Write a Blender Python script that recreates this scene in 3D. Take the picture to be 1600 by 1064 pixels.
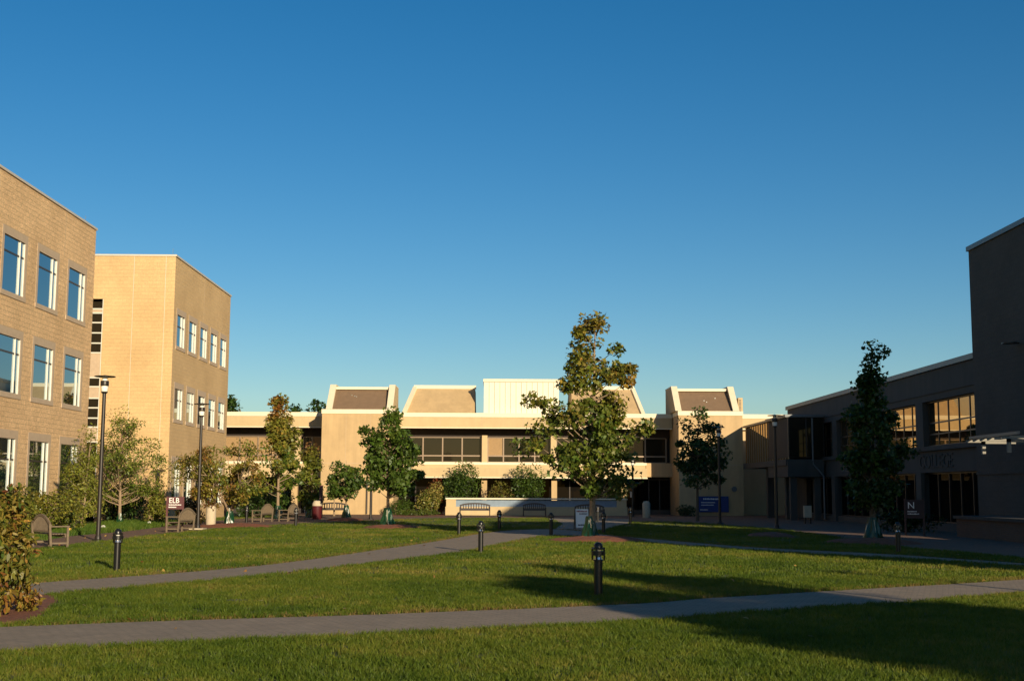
import bpy, bmesh, math, random
import numpy as np
from mathutils import Vector, Matrix

for o in list(bpy.data.objects):
    bpy.data.objects.remove(o)
S = bpy.context.scene
COL = S.collection
R = math.radians
rng = np.random.default_rng(7)
random.seed(7)

# ------------------------------------------------------------------ camera
EYE = 1.74
FPX = 1950.0                       # focal length in pixels of the 1600 px wide photograph
cam_d = bpy.data.cameras.new('camera')
cam_d.sensor_width = 36.0
cam_d.lens = FPX / 1600 * 36
cam_d.clip_start = 0.1
cam_d.clip_end = 2000
cam = bpy.data.objects.new('camera', cam_d)
COL.objects.link(cam)
PITCH, YAW, ROLL = math.atan(235 / FPX), R(0.73), R(0.25)
CAMR = Matrix.Rotation(-YAW, 3, 'Z') @ Matrix.Rotation(math.pi / 2 + PITCH, 3, 'X') @ Matrix.Rotation(ROLL, 3, 'Z')
cam.matrix_world = Matrix.Translation((0, 0, EYE)) @ CAMR.to_4x4()
S.camera = cam

# ------------------------------------------------------------------ sky and sun
SUN_AZ, SUN_EL = R(24.0), R(13.9)      # sun behind the camera, a little to the right
w = bpy.data.worlds.new('World')
S.world = w
w.use_nodes = True
wn = w.node_tree
sky = wn.nodes.new('ShaderNodeTexSky')
sky.sky_type = 'NISHITA'
sky.sun_disc = False
sky.sun_elevation = SUN_EL
sky.sun_rotation = math.pi - SUN_AZ
sky.air_density = 1.0
sky.dust_density = 0.35
sky.ozone_density = 3.0
bgn = wn.nodes['Background']
bgn.inputs[1].default_value = 0.076
hsv = wn.nodes.new('ShaderNodeHueSaturation')
hsv.inputs['Hue'].default_value = 0.500
hsv.inputs['Saturation'].default_value = 1.34
wn.links.new(sky.outputs[0], hsv.inputs['Color'])
wn.links.new(hsv.outputs[0], bgn.inputs[0])
sd = bpy.data.lights.new('sun', 'SUN')
sd.energy = 5.0
sd.angle = R(0.53)
sd.color = (1.0, 0.83, 0.58)
sun = bpy.data.objects.new('sun', sd)
COL.objects.link(sun)
sdir = Vector((-math.sin(SUN_AZ) * math.cos(SUN_EL), math.cos(SUN_AZ) * math.cos(SUN_EL), -math.sin(SUN_EL)))
sun.rotation_euler = sdir.to_track_quat('-Z', 'Y').to_euler()
sun.location = (20, -40, 30)
S.view_settings.view_transform = 'Standard'
S.view_settings.look = 'None'
S.view_settings.gamma = 1.0
S.view_settings.exposure = 0.38

# ------------------------------------------------------------------ survey helpers (photo measurement -> place on the site)
def ray(px, py):
    return CAMR @ Vector(((px - 800) / FPX, -(py - 532) / FPX, -1.0))
def PY(px, py, Y):
    d = ray(px, py); return Vector((0, 0, EYE)) + d * (Y / d.y)
def PX(px, py, X):
    d = ray(px, py); return Vector((0, 0, EYE)) + d * (X / d.x)
def G(px, py, z=0.0):
    d = ray(px, py); p = Vector((0, 0, EYE)) + d * ((z - EYE) / d.z); p.z = z; return p

# ------------------------------------------------------------------ materials
def nmat(name):
    m = bpy.data.materials.new(name); m.use_nodes = True
    nt = m.node_tree
    return m, nt, nt.nodes['Principled BSDF']
def N(nt, t, **kw):
    n = nt.nodes.new(t)
    for k, v in kw.items():
        if k.startswith('i_'):
            n.inputs[k[2:].replace('_', ' ')].default_value = v
        else:
            setattr(n, k, v)
    return n
def ramp(nt, fac, stops):
    r = N(nt, 'ShaderNodeValToRGB')
    el = r.color_ramp.elements
    while len(el) < len(stops): el.new(0.5)
    for e, (p, c) in zip(el, stops):
        e.position = p; e.color = (*c, 1)
    nt.links.new(fac, r.inputs[0])
    return r.outputs[0]
def sc(c, k): return tuple(min(1, x * k) for x in c)

def plain(name, col, rough=0.6, metal=0.0, var=0.15, scale=6.0, bump=0.0, bscale=60.0, spec=0.5, streak=0.0):
    m, nt, b = nmat(name)
    pos = N(nt, 'ShaderNodeNewGeometry').outputs['Position']
    nz = N(nt, 'ShaderNodeTexNoise', i_Scale=scale, i_Detail=5.0, i_Roughness=0.65)
    nt.links.new(pos, nz.inputs['Vector'])
    c = ramp(nt, nz.outputs[0], [(0.25, sc(col, 1 - var)), (0.75, sc(col, 1 + var))])
    if streak > 0:          # rain streaks: noise stretched down the wall
        mp = N(nt, 'ShaderNodeMapping'); mp.inputs['Scale'].default_value = (1.6, 1.6, 0.12)
        nt.links.new(pos, mp.inputs[0])
        n2 = N(nt, 'ShaderNodeTexNoise', i_Scale=1.5, i_Detail=6.0, i_Roughness=0.7)
        nt.links.new(mp.outputs[0], n2.inputs['Vector'])
        k = ramp(nt, n2.outputs[0], [(0.35, (1 - streak,) * 3), (0.65, (1, 1, 1))])
        mx = N(nt, 'ShaderNodeMix', data_type='RGBA', blend_type='MULTIPLY'); mx.inputs[0].default_value = 1
        nt.links.new(c, mx.inputs[6]); nt.links.new(k, mx.inputs[7]); c = mx.outputs[2]
    nt.links.new(c, b.inputs['Base Color'])
    b.inputs['Roughness'].default_value = rough
    b.inputs['Metallic'].default_value = metal
    b.inputs['Specular IOR Level'].default_value = spec
    if bump > 0:
        n3 = N(nt, 'ShaderNodeTexNoise', i_Scale=bscale, i_Detail=4.0)
        nt.links.new(pos, n3.inputs['Vector'])
        bp = N(nt, 'ShaderNodeBump', i_Strength=bump, i_Distance=0.02)
        nt.links.new(n3.outputs[0], bp.inputs['Height'])
        nt.links.new(bp.outputs[0], b.inputs['Normal'])
    return m

def block_wall(name, c1, c2, mortar, bw=0.4, rh=0.2, ms=0.008, bump=0.5, rough_rock=0.03, rs=9.0, speck=.12):
    m, nt, b = nmat(name)
    pos = N(nt, 'ShaderNodeNewGeometry').outputs['Position']
    sp = N(nt, 'ShaderNodeSeparateXYZ'); nt.links.new(pos, sp.inputs[0])
    ad = N(nt, 'ShaderNodeMath', operation='ADD'); nt.links.new(sp.outputs[0], ad.inputs[0]); nt.links.new(sp.outputs[1], ad.inputs[1])
    cb = N(nt, 'ShaderNodeCombineXYZ'); nt.links.new(ad.outputs[0], cb.inputs[0]); nt.links.new(sp.outputs[2], cb.inputs[1])
    br = N(nt, 'ShaderNodeTexBrick', i_Scale=1.0)
    br.inputs['Mortar Size'].default_value = ms
    br.inputs['Brick Width'].default_value = bw
    br.inputs['Row Height'].default_value = rh
    br.inputs['Color1'].default_value = (*c1, 1); br.inputs['Color2'].default_value = (*c2, 1); br.inputs['Mortar'].default_value = (*mortar, 1)
    nt.links.new(cb.outputs[0], br.inputs['Vector'])
    big = N(nt, 'ShaderNodeTexNoise', i_Scale=0.35, i_Detail=4.0)
    nt.links.new(pos, big.inputs['Vector'])
    k = ramp(nt, big.outputs[0], [(0.3, (0.88, 0.86, 0.84)), (0.7, (1.08, 1.08, 1.08))])
    mx = N(nt, 'ShaderNodeMix', data_type='RGBA', blend_type='MULTIPLY'); mx.inputs[0].default_value = 1
    nt.links.new(br.outputs[0], mx.inputs[6]); nt.links.new(k, mx.inputs[7])
    fn = N(nt, 'ShaderNodeTexNoise', i_Scale=rs * 1.1, i_Detail=3.0, i_Roughness=0.8); nt.links.new(pos, fn.inputs['Vector'])
    k2 = ramp(nt, fn.outputs[0], [(0.35, (1 - speck * .6,) * 3), (0.65, (1 + speck * .8,) * 3)])
    mx2 = N(nt, 'ShaderNodeMix', data_type='RGBA', blend_type='MULTIPLY'); mx2.inputs[0].default_value = 1
    nt.links.new(mx.outputs[2], mx2.inputs[6]); nt.links.new(k2, mx2.inputs[7])
    nt.links.new(mx2.outputs[2], b.inputs['Base Color'])
    b.inputs['Roughness'].default_value = 0.9
    rock = N(nt, 'ShaderNodeTexNoise', i_Scale=rs, i_Detail=6.0, i_Roughness=0.7)
    nt.links.new(pos, rock.inputs['Vector'])
    mu = N(nt, 'ShaderNodeMath', operation='MULTIPLY'); mu.inputs[1].default_value = 1.3
    nt.links.new(rock.outputs[0], mu.inputs[0])
    sb = N(nt, 'ShaderNodeMath', operation='SUBTRACT'); nt.links.new(mu.outputs[0], sb.inputs[0]); nt.links.new(br.outputs['Fac'], sb.inputs[1])
    bp = N(nt, 'ShaderNodeBump', i_Strength=bump, i_Distance=rough_rock)
    nt.links.new(sb.outputs[0], bp.inputs['Height']); nt.links.new(bp.outputs[0], b.inputs['Normal'])
    return m

def glass_mat(name, tint=(0.8, 0.86, 0.9), inner=(0.012, 0.016, 0.018), f0=0.35):
    m, nt, b = nmat(name)
    out = nt.nodes['Material Output']
    b.inputs['Base Color'].default_value = (*inner, 1); b.inputs['Roughness'].default_value = 0.6; b.inputs['Specular IOR Level'].default_value = 0.0
    gl = N(nt, 'ShaderNodeBsdfGlossy'); gl.inputs['Color'].default_value = (*tint, 1); gl.inputs['Roughness'].default_value = 0.015
    pos = N(nt, 'ShaderNodeNewGeometry').outputs['Position']
    nz = N(nt, 'ShaderNodeTexNoise', i_Scale=0.8, i_Detail=1.0); nt.links.new(pos, nz.inputs['Vector'])
    bp = N(nt, 'ShaderNodeBump', i_Strength=0.06, i_Distance=0.02); nt.links.new(nz.outputs[0], bp.inputs['Height'])
    nt.links.new(bp.outputs[0], gl.inputs['Normal'])
    lw = N(nt, 'ShaderNodeLayerWeight', i_Blend=0.35)
    mr = N(nt, 'ShaderNodeMapRange'); mr.inputs['To Min'].default_value = f0; mr.inputs['To Max'].default_value = 1.0
    nt.links.new(lw.outputs['Fresnel'], mr.inputs[0])
    mix = N(nt, 'ShaderNodeMixShader')
    nt.links.new(mr.outputs[0], mix.inputs[0]); nt.links.new(b.outputs[0], mix.inputs[1]); nt.links.new(gl.outputs[0], mix.inputs[2])
    nt.links.new(mix.outputs[0], out.inputs[0])
    return m

def leaf_mat(name, trans=0.3):
    m, nt, b = nmat(name)
    out = nt.nodes['Material Output']
    at = N(nt, 'ShaderNodeAttribute', attribute_name='leafcol')
    nt.links.new(at.outputs['Color'], b.inputs['Base Color'])
    b.inputs['Roughness'].default_value = 0.45
    b.inputs['Specular IOR Level'].default_value = 0.35
    tr = N(nt, 'ShaderNodeBsdfTranslucent')
    nt.links.new(at.outputs['Color'], tr.inputs['Color'])
    mix = N(nt, 'ShaderNodeMixShader'); mix.inputs[0].default_value = trans
    nt.links.new(b.outputs[0], mix.inputs[1]); nt.links.new(tr.outputs[0], mix.inputs[2]); nt.links.new(mix.outputs[0], out.inputs[0])
    return m

def grass_mat(name, cols, patchy=0.25):
    m, nt, b = nmat(name)
    out = nt.nodes['Material Output']
    pos = N(nt, 'ShaderNodeNewGeometry').outputs['Position']
    oi = N(nt, 'ShaderNodeObjectInfo')
    nz = N(nt, 'ShaderNodeTexNoise', i_Scale=patchy, i_Detail=5.0, i_Roughness=0.7); nt.links.new(pos, nz.inputs['Vector'])
    mu = N(nt, 'ShaderNodeMath', operation='MULTIPLY_ADD'); mu.inputs[1].default_value = 0.5
    nt.links.new(oi.outputs['Random'], mu.inputs[0])
    ma = N(nt, 'ShaderNodeMath', operation='MULTIPLY_ADD'); ma.inputs[1].default_value = 2.6; ma.inputs[2].default_value = -1.05
    nt.links.new(nz.outputs[0], ma.inputs[0]); nt.links.new(ma.outputs[0], mu.inputs[2])
    c = ramp(nt, mu.outputs[0], [(i / (len(cols) - 1), cc) for i, cc in enumerate(cols)])
    nt.links.new(c, b.inputs['Base Color'])
    b.inputs['Roughness'].default_value = 0.55; b.inputs['Specular IOR Level'].default_value = 0.25
    tr = N(nt, 'ShaderNodeBsdfTranslucent'); nt.links.new(c, tr.inputs['Color'])
    mix = N(nt, 'ShaderNodeMixShader'); mix.inputs[0].default_value = 0.35
    nt.links.new(b.outputs[0], mix.inputs[1]); nt.links.new(tr.outputs[0], mix.inputs[2]); nt.links.new(mix.outputs[0], out.inputs[0])
    return m

def paver_mat(name, c1, c2, mortar, bw, rh, rot=0.0, ms=0.012):
    m, nt, b = nmat(name)
    pos = N(nt, 'ShaderNodeNewGeometry').outputs['Position']
    mp = N(nt, 'ShaderNodeMapping'); mp.inputs['Rotation'].default_value = (0, 0, rot); nt.links.new(pos, mp.inputs[0])
    br = N(nt, 'ShaderNodeTexBrick', i_Scale=1.0)
    br.inputs['Mortar Size'].default_value = ms; br.inputs['Brick Width'].default_value = bw; br.inputs['Row Height'].default_value = rh
    br.inputs['Color1'].default_value = (*c1, 1); br.inputs['Color2'].default_value = (*c2, 1); br.inputs['Mortar'].default_value = (*mortar, 1)
    nt.links.new(mp.outputs[0], br.inputs['Vector'])
    nz = N(nt, 'ShaderNodeTexNoise', i_Scale=2.2, i_Detail=9.0, i_Roughness=0.85); nt.links.new(pos, nz.inputs['Vector'])
    k = ramp(nt, nz.outputs[0], [(0.3, (0.72, 0.72, 0.72)), (0.7, (1.2, 1.2, 1.2))])
    mx = N(nt, 'ShaderNodeMix', data_type='RGBA', blend_type='MULTIPLY'); mx.inputs[0].default_value = 1
    nt.links.new(br.outputs[0], mx.inputs[6]); nt.links.new(k, mx.inputs[7]); nt.links.new(mx.outputs[2], b.inputs['Base Color'])
    b.inputs['Roughness'].default_value = 0.9
    n3 = N(nt, 'ShaderNodeTexNoise', i_Scale=70.0, i_Detail=3.0); nt.links.new(pos, n3.inputs['Vector'])
    sb = N(nt, 'ShaderNodeMath', operation='SUBTRACT'); nt.links.new(n3.outputs[0], sb.inputs[0]); nt.links.new(br.outputs['Fac'], sb.inputs[1])
    bp = N(nt, 'ShaderNodeBump', i_Strength=0.6, i_Distance=0.01); nt.links.new(sb.outputs[0], bp.inputs['Height']); nt.links.new(bp.outputs[0], b.inputs['Normal'])
    return m

M = {
    'stone': block_wall('split_face_stone', (0.74, 0.50, 0.265), (0.66, 0.44, 0.23), (0.56, 0.39, 0.22), bump=1.0, rough_rock=0.07, rs=13.0, speck=.35),
    'stone_s': block_wall('smooth_face_stone', (0.58, 0.40, 0.195), (0.545, 0.372, 0.18), (0.50, 0.35, 0.18), bump=0.5, rough_rock=0.03, rs=12.0),
    'stone_shade': block_wall('shade_darkened_stone', (0.082, 0.072, 0.058), (0.073, 0.064, 0.052), (0.063, 0.057, 0.047)),  # right-hand stone: shade put into the base colour
    'brick_low': block_wall('planter_brick', (0.13, 0.08, 0.05), (0.11, 0.07, 0.045), (0.1, 0.08, 0.065), 0.22, 0.075),
    'band': plain('smooth_cast_stone', (0.46, 0.35, 0.24), 0.85, var=0.1, bump=0.2),
    'concrete': plain('tan_concrete', (0.50, 0.35, 0.178), 0.85, var=0.09, scale=1.2, bump=0.25, streak=0.14),
    'concrete_l': plain('light_tan_concrete', (0.52, 0.39, 0.212), 0.85, var=0.07, scale=1.5, bump=0.2, streak=0.06),
    'concrete_shade': plain('shade_darkened_concrete', (0.072, 0.066, 0.056), 0.85, var=0.12, scale=1.0, bump=0.25, streak=0.2),  # wing concrete: base colour lowered to carry the wing's shade
    'trim': plain('cream_trim', (0.72, 0.63, 0.45), 0.6, var=0.05, scale=2.0),
    'coping': plain('metal_coping', (0.62, 0.55, 0.44), 0.45, metal=0.2, var=0.06),
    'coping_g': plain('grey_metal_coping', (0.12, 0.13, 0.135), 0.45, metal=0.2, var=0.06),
    'white_panel': plain('white_ribbed_metal', (0.70, 0.64, 0.49), 0.5, var=0.04, scale=3.0),
    'frame': plain('pale_window_frame', (0.62, 0.60, 0.52), 0.45, var=0.04),
    'bronze': plain('bronze_frame', (0.26, 0.19, 0.13), 0.45, metal=0.3, var=0.1),
    'dark_frame': plain('dark_bronze_frame', (0.05, 0.04, 0.035), 0.4, metal=0.3, var=0.1),
    'brown_roof': plain('brown_roofing', (0.19, 0.122, 0.07), 0.8, var=0.12, scale=2.5, bump=0.2),
    'shade_soffit': plain('shade_brown_soffit', (0.035, 0.024, 0.017), 0.8, var=0.15),  # brown deepened so the headers carry the overhang's shadow
    'blind': plain('brown_window_blind', (0.30, 0.19, 0.085), 0.7, var=0.1, scale=8),
    'glass': glass_mat('blue_window_glass', (0.78, 0.9, 0.95), (0.01, 0.02, 0.024), 0.42),
    'glass_b': glass_mat('bronze_glass', (0.85, 0.68, 0.46), (0.03, 0.022, 0.014), 0.42),
    'glass_d': glass_mat('dark_window_glass', (0.4, 0.36, 0.28), (0.022, 0.018, 0.011), 0.04),
    'glass_g': glass_mat('black_ground_glass', (0.05, 0.045, 0.035), (0.008, 0.007, 0.006), 0.05),
    'black': plain('black_painted_metal', (0.009, 0.0085, 0.008), 0.33, metal=0.0, var=0.15, spec=0.5),
    'bronze_pole': plain('dark_bronze_pole', (0.022, 0.017, 0.013), 0.4, metal=0.1, var=0.15),
    'lens': plain('frosted_lamp_lens', (0.8, 0.77, 0.68), 0.25, var=0.05),
    'steel': plain('bright_steel', (0.75, 0.72, 0.66), 0.2, metal=0.9, var=0.05),
    'teak': plain('weathered_teak', (0.155, 0.115, 0.072), 0.8, var=0.25, scale=12, bump=0.2),
    'bark': plain('tree_bark', (0.26, 0.185, 0.115), 0.95, var=0.35, scale=14, bump=0.6, bscale=40),
    'bark_d': plain('dark_tree_bark', (0.10, 0.075, 0.05), 0.95, var=0.3, scale=14, bump=0.6, bscale=40),
    'bag': plain('green_watering_bag', (0.007, 0.042, 0.014), 0.3, var=0.35, scale=10, bump=0.4, bscale=12),
    'maroon': plain('maroon_paint', (0.075, 0.008, 0.011), 0.5, var=0.12),
    'dark_shaded_maroon': plain('dark_and_shaded_maroon', (0.03, 0.008, 0.01), 0.5, var=0.1),  # shade put into the N sign's colour; the post's own dark paint
    'white': plain('white_lettering', (0.85, 0.83, 0.78), 0.6, var=0.02),
    'slat_paint': plain('pale_slat_paint', (0.2, 0.185, 0.15), 0.6, var=0.03),
    'ink': plain('dark_print', (0.03, 0.03, 0.05), 0.7, var=0.02),
    'redink': plain('red_print', (0.3, 0.02, 0.02), 0.7, var=0.02),
    'blue': plain('blue_vinyl_banner', (0.009, 0.034, 0.17), 0.5, var=0.12),
    'bluegrey': plain('blue_grey_granite', (0.17, 0.23, 0.30), 0.5, var=0.15, scale=4),
    'pot': plain('concrete_urn', (0.48, 0.40, 0.28), 0.9, var=0.1, bump=0.3),
    'mulch': plain('red_brown_mulch', (0.19, 0.062, 0.028), 0.95, var=0.55, scale=22, bump=1.0, bscale=45),
    'soil': plain('lawn_thatch', (0.075, 0.085, 0.022), 0.95, var=0.4, scale=3, bump=1.0, bscale=30),
    'paver': paver_mat('grey_pavers', (0.30, 0.23, 0.158), (0.262, 0.203, 0.14), (0.21, 0.165, 0.115), 0.2, 0.1, R(20), 0.012),
    'brick_pave': paver_mat('red_brown_brick_paving', (0.19, 0.095, 0.054), (0.145, 0.075, 0.045), (0.11, 0.08, 0.055), 0.21, 0.105, R(45)),
    'leaf': leaf_mat('foliage'),
    'grass': grass_mat('lawn_blades', [(0.050, 0.088, 0.006), (0.084, 0.128, 0.010), (0.132, 0.160, 0.015), (0.23, 0.19, 0.038)]),
    'drygrass': grass_mat('dry_edge_blades', [(0.12, 0.11, 0.02), (0.20, 0.14, 0.04), (0.26, 0.17, 0.06)], 1.0),
    'cover': grass_mat('ground_cover_blades', [(0.05, 0.10, 0.012), (0.08, 0.14, 0.014), (0.13, 0.17, 0.022)], 0.8),
}

# ------------------------------------------------------------------ mesh helpers
class MB:
    def __init__(s): s.v = []; s.f = []
    def quad(s, *ps):
        i = len(s.v); s.v += [tuple(p) for p in ps]; s.f.append(tuple(range(i, i + len(ps)))); return s
    def box(s, x0, x1, y0, y1, z0, z1):
        if x0 > x1: x0, x1 = x1, x0
        if y0 > y1: y0, y1 = y1, y0
        i = len(s.v)
        s.v += [(x0, y0, z0), (x1, y0, z0), (x1, y1, z0), (x0, y1, z0), (x0, y0, z1), (x1, y0, z1), (x1, y1, z1), (x0, y1, z1)]
        for f in ((3, 2, 1, 0), (4, 5, 6, 7), (0, 1, 5, 4), (1, 2, 6, 5), (2, 3, 7, 6), (3, 0, 4, 7)):
            s.f.append(tuple(i + k for k in f))
        return s
    def bar(s, a, b, w, h=None, up=(0, 0, 1)):
        a, b = Vector(a), Vector(b); h = h or w
        d = (b - a).normalized(); u = Vector(up)
        if abs(d.dot(u)) > 0.98: u = Vector((0, 1, 0))
        r = d.cross(u).normalized() * w / 2; t = r.cross(d).normalized() * h / 2
        i = len(s.v)
        for p in (a, b):
            s.v += [tuple(p - r - t), tuple(p + r - t), tuple(p + r + t), tuple(p - r + t)]
        for f in ((0, 3, 2, 1), (4, 5, 6, 7), (0, 1, 5, 4), (1, 2, 6, 5), (2, 3, 7, 6), (3, 0, 4, 7)):
            s.f.append(tuple(i + k for k in f))
        return s
    def tube(s, pts, rad, n=8, cap=True):
        pts = [Vector(p) for p in pts]
        rings = []
        for k, p in enumerate(pts):
            d = (pts[min(k + 1, len(pts) - 1)] - pts[max(k - 1, 0)]).normalized()
            u = Vector((1, 0, 0)) if abs(d.x) < 0.8 else Vector((0, 1, 0))
            a = d.cross(u).normalized(); b = d.cross(a).normalized()
            r = rad[k] if hasattr(rad, '__len__') else rad
            i = len(s.v)
            s.v += [tuple(p + (a * math.cos(t) + b * math.sin(t)) * r) for t in (2 * math.pi * j / n for j in range(n))]
            rings.append(i)
        for k in range(len(rings) - 1):
            for j in range(n):
                s.f.append((rings[k] + j, rings[k] + (j + 1) % n, rings[k + 1] + (j + 1) % n, rings[k + 1] + j))
        if cap:
            s.f.append(tuple(rings[0] + j for j in range(n))[::-1]); s.f.append(tuple(rings[-1] + j for j in range(n)))
        return s
    def lathe(s, prof, n=20, c=(0, 0, 0), wob=None):
        rings = []
        for k, (r, z) in enumerate(prof):
            i = len(s.v)
            for j in range(n):
                t = 2 * math.pi * j / n
                rr = r * (1 + (wob(t, z) if wob else 0))
                s.v.append((c[0] + rr * math.cos(t), c[1] + rr * math.sin(t), c[2] + z))
            rings.append(i)
        for k in range(len(rings) - 1):
            for j in range(n):
                s.f.append((rings[k] + j, rings[k] + (j + 1) % n, rings[k + 1] + (j + 1) % n, rings[k + 1] + j))
        s.f.append(tuple(rings[0] + j for j in range(n))[::-1]); s.f.append(tuple(rings[-1] + j for j in range(n)))
        return s
    def prism_x(s, prof, x0, x1):            # profile in (y, z) pushed along x
        i = len(s.v); n = len(prof)
        s.v += [(x0, y, z) for y, z in prof] + [(x1, y, z) for y, z in prof]
        s.f.append(tuple(range(i, i + n))); s.f.append(tuple(range(i + n, i + 2 * n))[::-1])
        for k in range(n):
            s.f.append((i + k, i + (k + 1) % n, i + n + (k + 1) % n, i + n + k))
        return s
    def mesh(s, name, smooth=False):
        me = bpy.data.meshes.new(name); me.from_pydata(s.v, [], s.f)
        bm = bmesh.new(); bm.from_mesh(me); bmesh.ops.recalc_face_normals(bm, faces=bm.faces); bm.to_mesh(me); bm.free()
        if smooth:
            me.polygons.foreach_set('use_smooth', [True] * len(me.polygons))
            try: me.set_sharp_from_angle(angle=R(30))
            except Exception: pass
        me.update(); return me
    def build(s, name, m, parent=None, smooth=False, loc=None):
        return link(name, s.mesh(name, smooth), m, parent, loc)
def link(name, me, m, parent=None, loc=None):
    o = bpy.data.objects.new(name, me)
    if m is not None and not me.materials: me.materials.append(M[m] if isinstance(m, str) else m)
    COL.objects.link(o)
    if loc is not None: o.location = loc
    if parent is not None: o.parent = parent
    return o
def tag(o, label, cat, group=None, kind=None):
    o['label'] = label; o['category'] = cat
    if group: o['group'] = group
    if kind: o['kind'] = kind
    return o
def thing(name, label, cat, loc=(0, 0, 0), rz=0.0, group=None):
    o = bpy.data.objects.new(name, None); o.empty_display_size = 0.3; COL.objects.link(o)
    o.location = loc; o.rotation_euler = (0, 0, rz)
    return tag(o, label, cat, group)
def struct(o): o['kind'] = 'structure'; return o
def copy_tree(o, parent=None):
    c = o.copy(); COL.objects.link(c); c.parent = parent
    for ch in list(o.children): copy_tree(ch, c)
    return c
def box(name, m, parent, *a): return MB().box(*a).build(name, m, parent)

def text_mesh(body, size, depth=0.004):
    cu = bpy.data.curves.new('lettering', 'FONT'); cu.body = body; cu.size = size; cu.extrude = depth; cu.resolution_u = 3
    o = bpy.data.objects.new('lettering', cu); COL.objects.link(o)
    dg = bpy.context.evaluated_depsgraph_get(); dg.update()
    me = bpy.data.meshes.new_from_object(o.evaluated_get(dg))
    bpy.data.objects.remove(o); me.name = 'lettering'; me.materials.clear()
    return me

# ------------------------------------------------------------------ ground
struct(MB().quad((-400, -120, 0), (400, -120, 0), (400, 600, 0), (-400, 600, 0)).build('lawn', 'soil'))
def sheet(name, pts, z, m):
    mb = MB(); mb.v = [(p[0], p[1], z) for p in pts]; mb.f = [tuple(range(len(pts)))]
    me = bpy.data.meshes.new(name); me.from_pydata(mb.v, [], mb.f)
    bm = bmesh.new(); bm.from_mesh(me); bmesh.ops.triangulate(bm, faces=bm.faces); bmesh.ops.recalc_face_normals(bm, faces=bm.faces); bm.to_mesh(me); bm.free()
    if me.polygons and me.polygons[0].normal.z < 0: me.flip_normals()
    return struct(link(name, me, m))
def gp(l): return [tuple(G(*p))[:2] for p in l]
def smoothline(pts, n=6):
    out = []
    for i in range(len(pts) - 1):
        p0 = pts[max(i - 1, 0)]; p1 = pts[i]; p2 = pts[i + 1]; p3 = pts[min(i + 2, len(pts) - 1)]
        for k in range(n):
            t = k / n
            out.append(tuple(0.5 * ((2 * p1[a]) + (-p0[a] + p2[a]) * t + (2 * p0[a] - 5 * p1[a] + 4 * p2[a] - p3[a]) * t * t + (-p0[a] + 3 * p1[a] - 3 * p2[a] + p3[a]) * t ** 3) for a in (0, 1)))
    out.append(pts[-1]); return out
near_top = smoothline(gp([(-160, 990), (0, 981), (300, 970), (600, 960.6), (980, 945), (1100, 936), (1200, 930), (1325, 922.5), (1500, 912.5), (1600, 906), (1760, 897)]))
near_bot = smoothline(gp([(-160, 1029), (0, 1019), (300, 1004), (600, 990.6), (980, 972), (1100, 962), (1230, 953), (1360, 945), (1450, 938.7), (1600, 926), (1760, 915)]))
mid_top = smoothline(gp([(-60, 920), (65, 911), (400, 885), (600, 858), (682, 846), (748, 834.5), (800, 828.7), (860, 827), (905, 830), (937, 835), (1092, 849), (1200, 857), (1380, 866), (1560, 878), (1720, 890)]))
mid_bot = smoothline(gp([(-60, 940), (68, 930), (400, 900.4), (600, 877.5), (720, 862.5), (825, 841), (860, 837), (905, 838.5), (965, 844), (1092, 854), (1200, 861.5), (1380, 871), (1560, 882), (1720, 894)]))
path_near = near_top + near_bot[::-1]
path_mid = mid_top + mid_bot[::-1]
plaza = gp([(600, 812), (700, 809.5), (850, 809), (940, 812), (985, 815), (1040, 814.5), (1110, 818), (1180, 824), (1250, 831), (1310, 839), (1350, 849), (1430, 857), (1520, 864), (1620, 874)]) + [(24.0, 36.0), (40.0, 44.0), (40.0, 100.0), (-20.0, 100.0), (-16.0, 90.0)]
link_path = gp([(862, 830), (905, 833), (940, 828), (985, 817), (985, 811), (900, 808), (855, 809), (880, 818)])
brick_walk = gp([(-60, 872), (40, 859), (103, 853), (152, 846.5), (197, 841), (259, 834), (300, 830), (380, 823), (480, 817.5), (600, 812.5)]) + [(-14.0, 92.0)] + gp([(480, 806), (380, 810), (300, 817), (259, 822), (197, 830), (103, 838), (40, 846), (-60, 858)])
sheet('brick_plaza', plaza, 0.004, 'brick_pave')
sheet('brick_walk', brick_walk, 0.008, 'brick_pave')
sheet('shaded_path', link_path, 0.012, 'paver')
sheet('curved_path', path_mid, 0.016, 'paver')
sheet('front_path', path_near, 0.016, 'paver')
def blob(c, rx, ry, n=28, seed=0, rz=0.0):
    r = random.Random(seed); ph = [r.uniform(0, 6.28) for _ in range(3)]
    out = []
    for k in range(n):
        t = 2 * math.pi * k / n; q = 1 + 0.08 * math.sin(2 * t + ph[0]) + 0.06 * math.sin(3 * t + ph[1]) + 0.04 * math.sin(7 * t + ph[2])
        x, y = rx * q * math.cos(t), ry * q * math.sin(t)
        out.append((c[0] + x * math.cos(rz) - y * math.sin(rz), c[1] + x * math.sin(rz) + y * math.cos(rz)))
    return out
MULCH = [path_near]  # regions without grass are collected here
mulch_beds = []
def mulch(pts, z=0.012):
    mulch_beds.append(pts); return sheet('mulch_bed', pts, z, 'mulch')
mulch(gp([(-140, 990), (0, 977), (48, 973), (75, 955), (92, 938), (86, 932), (60, 930), (-80, 938)]), 0.02)
mulch(gp([(598, 807.5), (690, 806.5), (700, 803.2), (612, 803)]), 0.010)

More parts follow.
